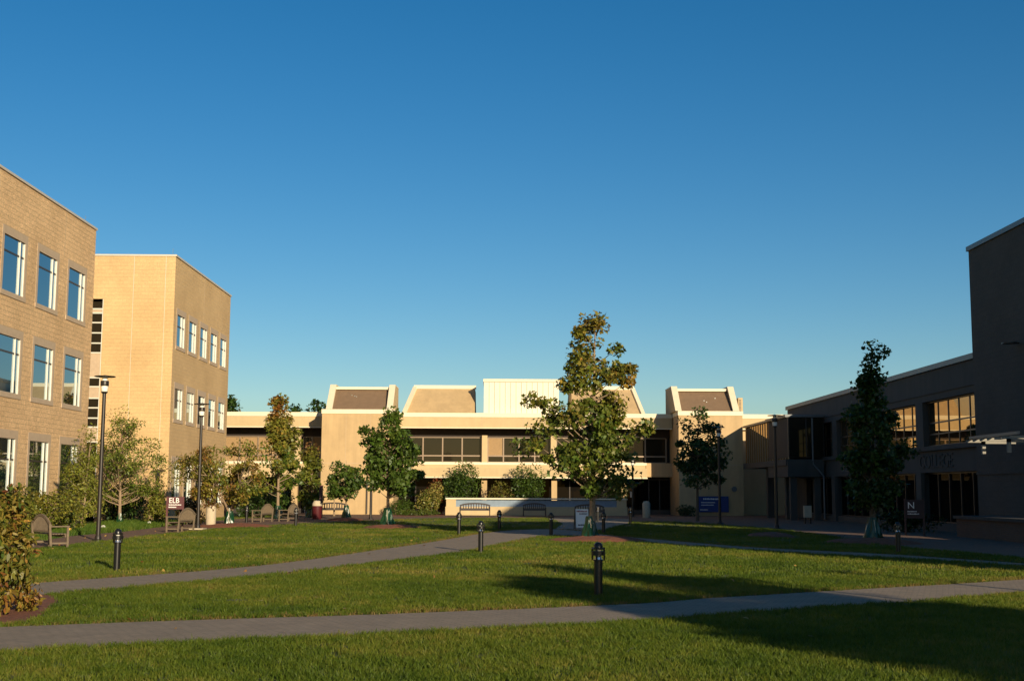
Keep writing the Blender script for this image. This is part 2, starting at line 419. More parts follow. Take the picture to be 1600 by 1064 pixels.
def mulch_mound(c, rx, ry, seed, hh=.16):
    rings = [blob((0, 0), rx * q, ry * q, 26, seed) for q in (1, .8, .55, .3)]; zs_ = [0.006, hh * .55, hh * .85, hh]
    mulch_beds.append([(c[0] + x, c[1] + y) for x, y in rings[0]])
    mb = MB(); r = random.Random(seed)
    for rg, z in zip(rings, zs_): mb.v += [(x, y, z + r.uniform(-.02, .02) * (z > .01)) for x, y in rg]
    n = 26
    for k in range(3):
        for j in range(n): mb.f.append((k * n + j, k * n + (j + 1) % n, (k + 1) * n + (j + 1) % n, (k + 1) * n + j))
    mb.f.append(tuple(3 * n + j for j in range(n)))
    return struct(mb.build('mulch_bed', 'mulch', None, loc=(c[0], c[1], 0)))
# points inside polygon (vectorised)
def inside(pts, x, y):
    x = np.asarray(x); y = np.asarray(y); r = np.zeros(x.shape, bool); n = len(pts)
    for i in range(n):
        x0, y0 = pts[i]; x1, y1 = pts[(i + 1) % n]
        if y0 == y1: continue
        c = ((y0 > y) != (y1 > y)) & (x < (x1 - x0) * (y - y0) / (y1 - y0) + x0)
        r ^= c
    return r

# ------------------------------------------------------------------ windows and wall sheets
def wall_with_openings(mb, axis, plane, u0, u1, z0, z1, ops, inward):
    """axis 'x': wall lies in plane x = plane and runs along y; axis 'y': plane y = plane, runs along x. inward = signed depth of the reveals."""
    us = sorted({u0, u1, *[o[0] for o in ops], *[o[1] for o in ops]}); zs = sorted({z0, z1, *[o[2] for o in ops], *[o[3] for o in ops]})
    us = [u for u in us if u0 <= u <= u1]
    P = (lambda u, z, d=0: (plane + d, u, z)) if axis == 'x' else (lambda u, z, d=0: (u, plane + d, z))
    for i in range(len(us) - 1):
        for j in range(len(zs) - 1):
            cu, cz = (us[i] + us[i + 1]) / 2, (zs[j] + zs[j + 1]) / 2
            if any(o[0] < cu < o[1] and o[2] < cz < o[3] for o in ops): continue
            mb.quad(P(us[i], zs[j]), P(us[i + 1], zs[j]), P(us[i + 1], zs[j + 1]), P(us[i], zs[j + 1]))
    for a, b, c, d in ops:
        mb.quad(P(a, c), P(a, d), P(a, d, inward), P(a, c, inward)); mb.quad(P(b, c), P(b, d), P(b, d, inward), P(b, c, inward))
        mb.quad(P(a, c), P(b, c), P(b, c, inward), P(a, c, inward)); mb.quad(P(a, d), P(b, d), P(b, d, inward), P(a, d, inward))

def side_window(parent, X, nx, y0, y1, z0, z1, mull=0.78, trans=0.28, depth=0.06, band=True, blind=0.0):
    """window in a wall x = X whose outside is towards nx; frame flush with the wall, glass set back by depth"""
    f = 0.03
    xin = X - nx * depth
    mb = MB(); xo = X - nx * 0.005; xb = xin - nx * 0.04
    mb.box(xo, xb, y0 + .002, y0 + f, z0 + .002, z1 - .002); mb.box(xo, xb, y1 - f, y1 - .002, z0 + .002, z1 - .002)
    mb.box(xo - nx * .06, xb, y0 + f, y1 - f, z0 + .002, z0 + f); mb.box(xo - nx * .06, xb, y0 + f, y1 - f, z1 - f, z1 - .002)
    win = mb.build('window', 'frame', parent)
    ym = y0 + (y1 - y0) * mull; zt = z1 - (z1 - z0) * trans
    box('mullion', 'frame', win, xo, xb, ym - 0.025, ym + 0.025, z0 + f, z1 - f)
    box('transom', 'dark_frame', win, xo - nx * .03, xb, y0 + f, ym - .03, zt - .035, zt + .035)
    box('transom', 'dark_frame', win, xo - nx * .03, xb, ym + .03, y1 - f, zt - .035, zt + .035)
    for a, b in ((y0 + f, ym - .03), (ym + .03, y1 - f)):
        for c, d in ((z0 + f, zt - .035), (zt + .035, z1 - f)):
            box('pane', 'glass', win, xin, xin - nx * .012, a, b, c, d)
    if band:
        p = X + nx * 0.015; q = X - nx * 0.05
        box('lintel', 'band', win, p, q, y0 - .22, y1 + .22, z1, z1 + .34)
        box('sill', 'band', win, p + nx * .02, q, y0 - .22, y1 + .22, z0 - .2, z0)
        box('jamb', 'band', win, p - nx * .003, q, y0 - .22, y0, z0, z1)
        box('jamb', 'band', win, p - nx * .003, q, y1, y1 + .22, z0, z1)
    return win

# ------------------------------------------------------------------ left stone building, near block
H_A = 14.3
XA, YA0, YA1 = -19.6, 30.0, 60.25
A = thing('stone_building', 'tan rough stone building with three rows of square windows, cut by the left edge', 'building', (XA, YA1, 0))
A.location = (0, 0, 0)
rowsA = [(9.6, 11.85), (5.58, 7.84), (0.75, 3.76)]
colsA = [(52.9 + 3.8 * k, 55.15 + 3.8 * k) for k in (-5, -4, -3, -2, -1, 0, 1)]
mb = MB()
wall_with_openings(mb, 'x', XA, YA0, YA1, 0, H_A, [(a, b, c, d) for a, b in colsA for c, d in rowsA], -0.22)
mb.quad((XA, YA1, 0), (XA - 26, YA1, 0), (XA - 26, YA1, H_A), (XA, YA1, H_A))
mb.quad((XA, YA0, 0), (XA - 26, YA0, 0), (XA - 26, YA0, H_A), (XA, YA0, H_A))
mb.quad((XA - 26, YA0, 0), (XA - 26, YA1, 0), (XA - 26, YA1, H_A), (XA - 26, YA0, H_A))
mb.quad((XA, YA0, H_A - .3), (XA - 26, YA0, H_A - .3), (XA - 26, YA1, H_A - .3), (XA, YA1, H_A - .3))
mb.build('wall', 'stone', A)
MB().box(XA + .06, XA - .4, YA0, YA1 + .06, H_A, H_A + .1).box(XA - .4, XA - 26, YA1 - .35, YA1 + .06, H_A, H_A + .1).build('coping', 'coping', A)
for a, b in colsA:
    for c, d in rowsA: side_window(A, XA, 1, a, b, c, d)
MB().tube([(XA - .2, 59.2, H_A), (XA - .2, 59.2, H_A + .5)], .015, 5).build('lightning_rod', 'steel', A)

# ------------------------------------------------------------------ left stone building, far block
H_B = 14.35
XB, YB0, YB1 = -17.5, 67.3, 81.5
B = thing('stone_building', 'tan stone block standing behind the first, smooth wall facing us and five window columns', 'building')
rowsB = [(9.55, 11.28), (5.55, 7.22), (0.9, 3.2)]
colsB = [(68.1 + 2.7 * k, 69.75 + 2.7 * k) for k in range(5)]
mb = MB()
wall_with_openings(mb, 'x', XB, YB0, YB1, 0, H_B, [(a, b, c, d) for a, b in colsB for c, d in rowsB], -0.22)
gx0, gx1 = PY(143, 560, YB0).x - 1.3, PY(158, 560, YB0).x
mb.quad((XB, YB0, 0), (gx1, YB0, 0), (gx1, YB0, H_B), (XB, YB0, H_B))
zg = 1.74 + (767 - 470) * YB0 / FPX
mb.quad((gx1, YB0, zg), (-40, YB0, zg), (-40, YB0, H_B), (gx1, YB0, H_B))
mb.quad((gx0, YB0, 0), (-40, YB0, 0), (-40, YB0, zg), (gx0, YB0, zg))
mb.quad((XB, YB1, 0), (-40, YB1, 0), (-40, YB1, H_B), (XB, YB1, H_B))
mb.quad((-40, YB0, 0), (-40, YB1, 0), (-40, YB1, H_B), (-40, YB0, H_B))
mb.quad((XB, YB0, H_B - .3), (-40, YB0, H_B - .3), (-40, YB1, H_B - .3), (XB, YB1, H_B - .3))
mb.quad((gx1, YB0, 0), (gx1, YB0, zg), (gx1, YB0 + .3, zg), (gx1, YB0 + .3, 0))
mb.quad((gx0, YB0, zg), (gx1, YB0, zg), (gx1, YB0 + .3, zg), (gx0, YB0 + .3, zg))
mb.build('wall', 'stone_s', B)
MB().box(XB + .06, XB - .4, YB0 - .06, YB1 + .06, H_B, H_B + .1).box(XB - .4, -40, YB0 - .06, YB0 + .35, H_B, H_B + .1).build('coping', 'coping', B)
for a, b in colsB:
    for c, d in rowsB: side_window(B, XB, 1, a, b, c, d, mull=0.66, trans=0.36, depth=0.06)
MB().tube([(XB - .25, 67.6, H_B), (XB - .25, 67.6, H_B + .5)], .015, 5).build('lightning_rod', 'steel', B)
for px_ in (204, 254):
    xx = PY(px_, 560, YB0).x; box('control_joint', 'coping', B, xx - .012, xx + .012, YB0 - .004, YB0, .02, H_B - .01)
for y in (74.2,): box('control_joint', 'band', B, XB, XB + .004, y - .012, y + .012, 11.7, H_B - .01)
for y in (56.0, 48.4): box('control_joint', 'band', A, XA, XA + .004, y - .012, y + .012, 12.25, H_A - .01)
# the tall stair window strip in the corner: dark panes between pale bars, two pale panels
sw = MB().box(gx1 - .05, gx1, YB0 + .02, YB0 + .14, .2, zg).build('window', 'frame', B)
ys = [470, 482.5, 489, 504, 520, 536, 551, 590, 604, 622, 637, 653, 667, 690, 730, 790]
zz = [PY(150, y, YB0).z for y in ys]
kinds = ['d', 'p', 'd', 'd', 'd', 'd', 'p', 'd', 'p', 'd', 'd', 'd', 'p', 'd', 'd']
kinds[7] = 'd2'
for k in range(len(zz) - 1):
    t, b = zz[k], zz[k + 1]
    if kinds[k] == 'p': box('panel', 'band', sw, gx0, gx1 - .05, YB0 + .06, YB0 + .1, b + .03, t - .03)
    else: box('pane', 'glass_d', sw, gx0, gx1 - .05, YB0 + .07, YB0 + .09, b + .04, t - .04)
    box('transom', 'frame', sw, gx0, gx1 - .05, YB0 + .03, YB0 + .12, b - .035, b + .035)

# ------------------------------------------------------------------ main concrete building across the lawn
MN = thing('concrete_building', 'low tan concrete building across the lawn with sloped rooftop monitors and banded windows', 'building', (0, 92, 0))
MN.location = (0, 0, 0)
Y0, Y1, YW = 92.0, 95.0, 96.7
xl0, xl1, xr0, xr1 = -12.78, -7.45, 13.49, 18.23
ZC0, ZC1 = 7.32, 7.64
for a, b in ((xl0, xl1), (xr0, xr1)):
    box('wall', 'concrete', MN, a, b, Y0, 100, 0, ZC0 + .02)
    box('parapet_cap', 'trim', MN, a - .04, b + .04, Y0 - .05, 100, ZC0 + .02, ZC1 + .02)
for a, b, m in ((-24, xl0 - .04, 'concrete_l'), (xl1 + .04, xr0 - .04, 'concrete_l'), (xr1 + .04, 26, 'concrete_l')):
    box('fascia', m, MN, a, b, Y1, Y1 + .35, 6.52, ZC0 - .02)
    box('parapet_cap', 'trim', MN, a, b, Y1 - .05, Y1 + .5, ZC0 - .02, ZC1 - .02)
    box('drip_edge', 'trim', MN, a, b, Y1 - .03, Y1 + .3, 6.45, 6.52)
    box('roof', 'brown_roof', MN, a, b, Y1 + .5, 112, 7.1, 7.3)
    box('soffit', 'shade_soffit', MN, a, b, Y1 + .35, YW + .35, 6.6, 6.7)
box('back_wall', 'concrete', MN, -24, 26, 112, 112.3, 0, 7.3)
def strip_windows(x0, x1, z0, z1, pitch, ztr, glass, y=YW, blind_at=()):
    n = max(1, round((x1 - x0) / pitch)); p = (x1 - x0) / n
    win = MB().box(x0, x1, y - .06, y + .08, z0, z0 + .06).box(x0, x1, y - .06, y + .08, z1 - .06, z1).build('window', 'bronze', MN)
    box('transom', 'bronze', win, x0, x1, y - .075, y + .07, ztr - .05, ztr + .05)
    for k in range(n + 1):
        c = x0 + k * p; box('mullion', 'bronze', win, c - .05, c + .05, y - .09, y + .07, z0 + .06, z1 - .06)
    for k in range(n):
        a, b = x0 + k * p + .05, x0 + (k + 1) * p - .05
        g = 'blind' if k in blind_at else glass
        box('pane', g, win, a, b, y, y + .02, ztr + .05, z1 - .06); box('pane', glass, win, a, b, y, y + .02, z0 + .06, ztr - .05)
# upper storey
pil = [-7.2, -1.05, 4.25, 9.5, 13.2]
for k in range(len(pil) - 1):
    a = pil[k] + (.45 if k else .1); b = pil[k + 1] - .02
    strip_windows(a, b, 3.92, 5.85, 1.36, 4.42, 'glass_d', blind_at=(0,) if k == 1 else ())
for x in pil[1:4]:
    box('pilaster', 'concrete_l', MN, x, x + .42, YW - .45, YW + .1, 3.9, 5.98)
    box('column', 'concrete', MN, x, x + .42, Y1 + .1, Y1 + .6, 0, 2.7)
box('header', 'shade_soffit', MN, xl1, xr0, YW - .02, YW + .2, 5.85, 6.6)  # overhang shadow widened by this band's dark colour
box('inner_wall', 'shade_soffit', MN, xl1, xr0, YW + .3, YW + .5, 0, 6.6)
# ledge and lower band, ending short of the right block
xe = 11.39
box('ledge', 'trim', MN, xl1 + .02, xe + .1, Y1 + .15, YW - .1, 3.72, 3.9)
box('ledge', 'concrete_l', MN, xl1 + .02, xe, Y1 + .02, YW - .1, 3.46, 3.72)
box('lower_band', 'concrete_l', MN, xl1 + .02, xe + .05, Y1 - .5, YW - .1, 2.78, 3.46)
box('drip_edge', 'trim', MN, xl1 + .02, xe + .08, Y1 - .54, YW - .1, 2.7, 2.78)
box('ledge', 'concrete', MN, xe + .1, xr0, Y1 + .6, YW - .1, 2.85, 3.9)
# ground floor glazing behind the columns
def ground_glass(x0, x1, y, n, z1=2.7, m='glass_g'):
    p = (x1 - x0) / n
    win = MB().box(x0, x1, y - .05, y + .05, 0, .35).box(x0, x1, y - .05, y + .05, z1 - .08, z1).build('window', 'dark_frame', MN)
    for k in range(n + 1): box('mullion', 'dark_frame', win, x0 + k * p - .04, x0 + k * p + .04, y - .07, y + .05, .35, z1 - .08)
    for k in range(n): box('pane', m, win, x0 + k * p + .04, x0 + (k + 1) * p - .04, y, y + .02, .35, z1 - .08)
ground_glass(xl1, 11.0, YW + .1, 14)
ground_glass(11.0, xr0, YW + .1, 3)
# left wing
box('inner_wall', 'shade_soffit', MN, -24, xl0, YW + .3, YW + .5, 0, 6.6)
box('header', 'shade_soffit', MN, -24, xl0, YW - .02, YW + .2, 5.85, 6.6)  # dark colour stands for the roof overhang's shadow here too
xp = PY(462, 700, 95.3).x
box('pilaster', 'concrete_l', MN, xp - .3, xp + .35, Y1 + .25, Y1 + .75, 3.9, 6.45)
strip_windows(-22.5, xp - .3, 3.92, 5.85, 1.5, 4.42, 'blind')
strip_windows(xp + .4, xl0 - .05, 3.92, 5.85, 0.75, 4.42, 'glass_d', blind_at=(1,))
box('ledge', 'trim', MN, -24, xl0 - .02, Y1 + .15, YW - .1, 3.72, 3.9)
box('ledge', 'concrete_l', MN, -24, xl0 - .02, Y1 - .1, YW - .1, 2.72, 3.72)
xq = PY(459, 790, 95.0).x
box('column', 'concrete', MN, xq - .2, xq + .25, Y1 - .05, Y1 + .4, 0, 2.72)
ground_glass(-22, xp + .5, YW + .1, 5)
dw = MB().box(xp + .5, xl0 - .1, YW + .02, YW + .16, 2.1, 2.6).build('door', 'frame', MN)
for k in range(3):
    a = xp + .55 + k * .62
    MB().box(a, a + .07, YW, YW + .1, 0, 2.1).box(a + .5, a + .57, YW, YW + .1, 0, 2.1).box(a, a + .57, YW, YW + .1, 0.95, 1.05).build('frame', 'frame', dw)
    box('pane', 'glass_d', dw, a + .07, a + .5, YW + .04, YW + .06, .1, 2.1)
# right end wall of the building beyond the right block
box('wall', 'concrete_l', MN, xr1 + .05, 26, Y1 + .35, Y1 + .7, 0, 6.6)
for x in (-20.6, -17.4, -14.2, -4.2, -1.05, 2.1, 5.25, 8.4, 11.4):
    box('joint', 'band', MN, x - .012, x + .012, Y1 - .004, Y1, 6.54, ZC0 - .03)
for x in (-11.0, -9.2, 15.05, 16.65):
    box('joint', 'band', MN, x - .01, x + .01, Y0 - .004, Y0, .02, ZC0)
for a, b in ((xl0, xl1), (xr0, xr1)):
    box('joint', 'band', MN, a + .01, b - .01, Y0 - .003, Y0, 3.70, 3.725)
# rooftop monitors over the two blocks
def monitor(x0, x1):
    prof = [(92.35, ZC1 + .02), (94.5, 9.38), (97.4, 9.38), (97.4, ZC1 + .02)]
    body = MB().prism_x([(y, z - (0.09 if z > 8 else 0)) for y, z in prof], x0 + .42, x1 - .42).build('roof_monitor', 'brown_roof', MN)
    box('top_trim', 'trim', body, x0 + .4, x1 - .4, 94.3, 97.4, 9.31, 9.5)
    fp = [(92.15, ZC1 + .03), (94.35, 9.6), (97.5, 9.6), (97.5, ZC1 + .03)]
    for a, b in ((x0, x0 + .42), (x1 - .42, x1)):
        MB().prism_x(fp, a, b).build('side_fin', 'concrete_l', body)
        MB().prism_x([(92.05, ZC1 + .04), (94.3, 9.68), (97.5, 9.68), (97.5, 9.6), (94.36, 9.6), (92.17, ZC1 + .04)], a - .02, b + .02).build('fin_cap', 'trim', body)
        box('groove', 'dark_frame', body, (a + b) / 2 - .2 if a > x0 else b, b - .38 if a > x0 else b + .05, 92.3, 92.35, ZC1 + .02, ZC1 + .05)
    r = random.Random(int(x0 * 10))
    for _ in range(3):
        t = r.uniform(.3, .75); xx = r.uniform(x0 + 1, x1 - 1)
        y = 92.35 + 2.15 * t; z = ZC1 + .02 + (9.29 - ZC1 - .02) * t
        MB().box(xx, xx + .07, y - .04, y + .03, z, z + .05).build('vent', 'steel', body)
monitor(-12.5, -7.62)
monitor(13.3, 18.0)
# two large sloped monitors behind the parapet either side of the white plant room
def big_monitor(ctop, cbot):
    (xa, xb), (xc, xd) = cbot, ctop
    yb, yt, ybk = 95.7, 98.6, 103.0; zb, zt = 7.3, PY(700, 606, 98.6).z
    mb = MB()
    mb.v = [(xa, yb, zb), (xb, yb, zb), (xd, yt, zt), (xc, yt, zt), (xa, ybk, zb), (xb, ybk, zb), (xd, ybk, zt), (xc, ybk, zt)]
    mb.f = [(0, 1, 2, 3), (1, 5, 6, 2), (5, 4, 7, 6), (4, 0, 3, 7), (3, 2, 6, 7)]
    body = mb.build('roof_monitor', 'concrete', MN)
    MB().bar((xc - .1, yt, zt + .05), (xd + .1, yt, zt + .05), .3, .28).build('top_trim', 'trim', body)
    lo, hi = ((xa, yb - .02, zb), (xc, yt - .05, zt)) if xa < 0 else ((xb, yb - .02, zb), (xd, yt - .05, zt))
    MB().bar(lo, hi, .3, .25).build('edge_trim', 'trim', body)
big_monitor((PY(649, 604, 98.6).x, PY(742, 604, 98.6).x), (PY(629, 640, 95.7).x, PY(742, 640, 95.7).x))
big_monitor((PY(893, 604, 98.6).x, PY(988, 604, 98.6).x), (PY(893, 640, 95.7).x, PY(1007, 640, 95.7).x))
# white ribbed plant room
wx0, wx1, wz1 = -0.93, 4.85, 10.05
pr = MB().box(wx0 + .05, wx1 - .05, 95.62, 102, 7.3, wz1).build('plant_room', 'white_panel', MN)
n = 14; p = (wx1 - wx0) / n
for k in range(n):
    a = wx0 + k * p
    MB().box(a + .012, a + p - .012, 95.56, 95.61, 7.3, wz1 - .02).box(a + .012, a + .045, 95.52, 95.6, 7.3, wz1 - .02).build('panel', 'white_panel', pr)
box('parapet_cap', 'trim', pr, wx0 - .04, wx1 + .04, 95.48, 102.05, wz1, wz1 + .22)
# louvred vent stack
vx = PY(1157, 640, 93).x
vs = MB().box(vx - .12, vx + .22, 93.2, 93.8, 7.4, 8.75).build('vent_stack', 'concrete_l', MN)
for k in range(9): box('louvre', 'dark_frame', vs, vx - .06, vx + .1, 93.17, 93.2, 7.75 + k * .1, 7.8 + k * .1)
# downpipes on the left block
for px_ in (573.5, 581):
    xx = PY(px_, 760, 92).x
    MB().tube([(xx, 91.93, 0.05), (xx, 91.93, 2.7)], .06, 8).build('downpipe', 'dark_frame', MN)
# small notices and a wall light by the entrance
nx_ = PY(990, 772, 95.2)
box('notice', 'white', MN, nx_.x - .12, nx_.x + .12, YW - .03, YW - .01, 1.3, 1.75)
nn = PY(1147, 764, 92)
MB().tube([(nn.x, 91.97, nn.z), (nn.x, 91.9, nn.z)], .2, 14).build('round_plaque', 'coping_g', MN)

# ------------------------------------------------------------------ garden wall with blue-grey inset in front of the building
GW = thing('garden_wall', 'long low cream garden wall with a blue-grey inset panel', 'wall', (0, 90.5, 0)); GW.location = (0, 0, 0)
gxa, gxb = PY(696, 800, 90.8).x, PY(980, 800, 90.8).x
box('base', 'concrete_l', GW, gxa, gxb, 90.6, 91.3, 0, .62)
box('upper_wall', 'concrete_l', GW, gxa + .05, gxa + .75, 90.75, 91.3, .62, 1.14)
box('upper_wall', 'concrete_l', GW, gxb - .75, gxb - .05, 90.75, 91.3, .62, 1.14)
box('inset_panel', 'bluegrey', GW, gxa + .75, gxb - .75, 90.86, 91.3, .62, 1.08)
box('coping', 'trim', GW, gxa, gxb, 90.68, 91.4, 1.14, 1.24)
for k in range(6):
    xx = gxa + (gxb - gxa) * (k + 1) / 7
    box('joint', 'band', GW, xx - .012, xx + .012, 90.594, 90.6, .02, .6)

# ------------------------------------------------------------------ right wing: concrete building, shade put into its wall colour, with reflecting strip windows
W = thing('concrete_wing', 'dark shaded two storey concrete wing on the right with long reflecting windows and COLLEGE lettering', 'building')
XW = 20.7
yw0, yw1 = 52.6, 88.3
bays = [(53.6, 60.25), (61.3, 67.95), (69.0, 75.65), (76.7, 83.0)]
mb = MB()
ops = [(a, b, 3.94, 6.08) for a, b in bays] + [(a - (.35 if i else 0), b + .35, .35, 2.7) for i, (a, b) in enumerate(bays)]
wall_with_openings(mb, 'x', XW, yw0, yw1, 0, 7.5, ops, 0.4)
mb.quad((XW, yw1, 0), (38, yw1, 0), (38, yw1, 7.5), (XW, yw1, 7.5)); mb.quad((38, yw0, 0), (38, yw1, 0), (38, yw1, 7.5), (38, yw0, 7.5))
mb.quad((XW, yw0, 7.2), (38, yw0, 7.2), (38, yw1, 7.2), (XW, yw1, 7.2)); mb.quad((XW, yw0, 0), (38, yw0, 0), (38, yw0, 7.5), (XW, yw0, 7.5))
mb.build('wall', 'concrete_shade', W)
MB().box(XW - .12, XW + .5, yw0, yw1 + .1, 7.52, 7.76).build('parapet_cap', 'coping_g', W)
box('string_course', 'concrete_shade', W, XW - .05, XW + .1, yw0, yw1, 6.4, 6.48)
box('sill_course', 'concrete_shade', W, XW - .16, XW + .3, yw0, 83.6, 3.72, 3.93)
for i, (a, b) in enumerate(bays):
    xg = XW + .3
    win = MB().box(xg - .08, xg + .05, a + .002, b - .002, 3.942, 4.0).box(xg - .08, xg + .05, a + .002, b - .002, 6.02, 6.078).build('window', 'dark_frame', W)
    p = (b - a) / 5
    for zt in (4.52, 5.06): box('transom', 'dark_frame', win, xg - .026, xg + .04, a, b, zt - .035, zt + .035)
    for k in range(6):
        c = min(max(a + k * p, a + .04), b - .04); box('mullion', 'dark_frame', win, xg - .03, xg + .04, c - .035, c + .035, 4.0, 6.02)
    for k in range(5):
        for z0, z1 in ((4.0, 4.485), (4.555, 5.025), (5.095, 6.02)):
            box('pane', 'glass_b', win, xg, xg + .015, a + k * p + .035, a + (k + 1) * p - .035, z0, z1)
    win = MB().box(xg - .06, xg + .05, a - .3, b + .3, .36, .42).box(xg - .06, xg + .05, a - .3, b + .3, 2.62, 2.69).build('window', 'dark_frame', W)
    for k in range(5):
        q = (b - a + .6) / 5; c = a - .3 + k * q
        box('mullion', 'dark_frame', win, xg - .07, xg + .04, c - .035, c + .035, .42, 2.62)
        box('pane', 'glass_g', win, xg, xg + .015, c + .035, c + q - .035, .42, 2.62)
for y in (60.78, 68.5, 76.2): box('pier', 'concrete_shade', W, XW - .14, XW + .05, y - .38, y + .38, .02, 2.7)
me = text_mesh('COLLEGE', 0.92, 0.02)
lt = link('lettering', me, 'concrete_shade', W); c = PX(1470, 720, XW)
lt.rotation_euler = (R(90), 0, R(-90)); lt.location = (XW - .02, 60.9, 2.92)
lt.scale = (1.16, 1, 1)
# corner bay and downpipe where the glazed walkway joins
YG0 = 78.4
box('corner_bay', 'shade_soffit', W, 18.36, XW - .02, YG0 + .05, 84, 3.9, 6.4)
box('bay_roof', 'coping_g', W, 18.2, XW - .02, YG0 - .1, 84.2, 6.45, 6.6)
box('bay_slab', 'concrete_shade', W, 18.3, XW - .13, YG0 - .15, 84, 2.7, 3.71)
bw = MB().box(18.4, 18.46, YG0 - .03, YG0 + .04, 3.9, 6.4).box(19.5, 19.56, YG0 - .03, YG0 + .04, 3.9, 6.4).build('window', 'dark_frame', W)
box('pane', 'glass_d', bw, 18.46, 19.5, YG0, YG0 + .03, 3.95, 6.4); box('pane', 'glass_d', bw, 19.56, XW - .1, YG0, YG0 + .03, 3.95, 6.4)
for xx in (18.7, 20.2): box('column', 'concrete_shade', W, xx - .2, xx + .2, YG0 + .1, YG0 + .5, 0, 2.7)
MB().tube([(19.9, YG0 - .1, 6.4), (19.9, YG0 - .1, 3.5), (20.5, YG0 - .3, 2.75), (20.5, YG0 - .3, .1)], .06, 8).build('downpipe', 'coping_g', W)

# glazed walkway with bronze fins between the wing and the main building
GL = thing('glazed_walkway', 'bronze glass upper walkway with vertical fins joining the two buildings', 'walkway')
xg = 18.3
box('roof', 'coping_g', GL, xg - .06, 22, YG0 - .05, 91.95, 6.42, 6.56)
box('floor_slab', 'concrete_shade', GL, xg - .08, 22, YG0 + .02, 91.95, 3.42, 3.8)
n = 18; p = (91.9 - YG0) / n
for k in range(n):
    a = YG0 + k * p
    box('pane', 'glass_b', GL, xg + .1, xg + .12, a + .04, a + p - .04, 3.8, 6.42)
    box('mullion', 'bronze', GL, xg + .065, xg + .13, a - .03, a + .03, 3.8, 6.42)
for y in (81, 86.5): box('column', 'concrete_shade', GL, xg + .5, xg + .95, y, y + .45, 0, 3.42)
box('back_wall', 'shade_soffit', GL, 21.6, 21.8, YG0, 91.9, 0, 3.4)

# ------------------------------------------------------------------ tall stone block at the right edge, its planter and canopy
XT, yt0, yt1, ht = 20.2, 43.9, 52.35, 12.0
T = thing('stone_block', 'tall shade-darkened windowless stone block cut by the right edge', 'building')
mb = MB().box(XT, 34, yt0, yt1, 0, ht); mb.build('wall', 'stone_shade', T)
MB().box(XT - .08, 34, yt0 - .05, yt1 + .08, ht + .003, ht + .2).build('coping', 'coping_g', T)
box('string_course', 'stone_shade', T, XT - .05, XT + .02, yt0 + .01, yt1 - .01, 2.5, 2.62)
dl = PX(1592, 538, XT)
MB().lathe([(.02, 0), (.3, .02), (.3, .06), (.02, .1)], 16, (XT - .35, dl.y, dl.z)).tube([(XT, dl.y, dl.z + .05), (XT - .35, dl.y, dl.z + .05)], .03, 6).build('wall_light', 'black', T)
PL = thing('planter', 'low brick planter with a pale cap along the tall dark block', 'planter')
box('wall', 'brick_low', PL, 18.6, XT - .02, 38, 50.6, 0, .72)
box('cap', 'concrete_shade', PL, 18.5, XT - .02, 37.9, 50.7, .72, .84)
CN = thing('entrance_canopy', 'slatted metal canopy with sunlit white ends on the dark stone block', 'canopy')
zc = 3.66
MB().box(XT - 2.1, XT - 2.03, 43.1, 47.6, zc + .12, zc + .22).build('beam', 'coping_g', CN)
for k in range(7):
    y = 43.3 + k * .68
    MB().bar((XT - 2.3, y, zc + .03), (XT - .02, y, zc + .03), .04, .09).build('slat', 'slat_paint', CN)
for y in (43.6, 45.9):
    MB().bar((XT - 2.2, y + .2, zc - .08), (XT - .02, y + .2, zc - .08), .12, .12).bar((XT - 2.14, y + .2, zc - .02), (XT - 2.14, y + .2, zc - .5), .12, .12).build('bracket', 'slat_paint', CN)

# building further along on the right, beside the camera (it shades the lawn)
NB = thing('stone_building', 'stone building on the right side of the lawn, nearer than the tall block', 'building')
box('wall', 'stone_shade', NB, 20.5, 27, 7.8, 24.9, 0, 12.5)
box('coping', 'coping_g', NB, 20.4, 27.1, 7.7, 25.0, 12.503, 12.7)

# ------------------------------------------------------------------ foliage
def fast_mesh(name, verts, k, colors):
    """verts (n*k, 3): n leaf polygons with k corners each"""
    n = len(verts) // k
    me = bpy.data.meshes.new(name)
    me.vertices.add(n * k); me.vertices.foreach_set('co', np.ascontiguousarray(verts, np.float32).ravel())
    me.loops.add(n * k); me.loops.foreach_set('vertex_index', np.arange(n * k, dtype=np.int32))
    me.polygons.add(n); me.polygons.foreach_set('loop_start', np.arange(0, n * k, k, dtype=np.int32))
    me.update(calc_edges=True)
    a = me.attributes.new('leafcol', 'FLOAT_COLOR', 'POINT')
    c4 = np.ones((n * k, 4), np.float32); c4[:, :3] = np.repeat(colors, k, axis=0); a.data.foreach_set('color', c4.ravel())
    me.materials.append(M['leaf']); me.validate(); return me
TPL = {
    'maple': np.array([(0, 0, 0), (.30, .05, .05), (.55, .42, .0), (.24, .50, .06), (0, 1.0, -.05), (-.24, .50, .06), (-.55, .42, .0), (-.30, .05, .05)]),
    'oval': np.array([(0, 0, 0), (.26, .28, .06), (.24, .66, .05), (0, 1.0, -.12), (-.24, .66, .05), (-.26, .28, .06)]),
    'long': np.array([(0, 0, 0), (.19, .28, .06), (.17, .66, .03), (0, 1.0, -.2), (-.17, .66, .03), (-.19, .28, .06)]),
    'narrow': np.array([(0, 0, 0), (.16, .35, .04), (.12, .7, .0), (0, 1.0, -.15), (-.12, .7, .0), (-.16, .35, .04)]),
}
def unit(v): return v / np.maximum(np.linalg.norm(v, axis=1, keepdims=True), 1e-6)
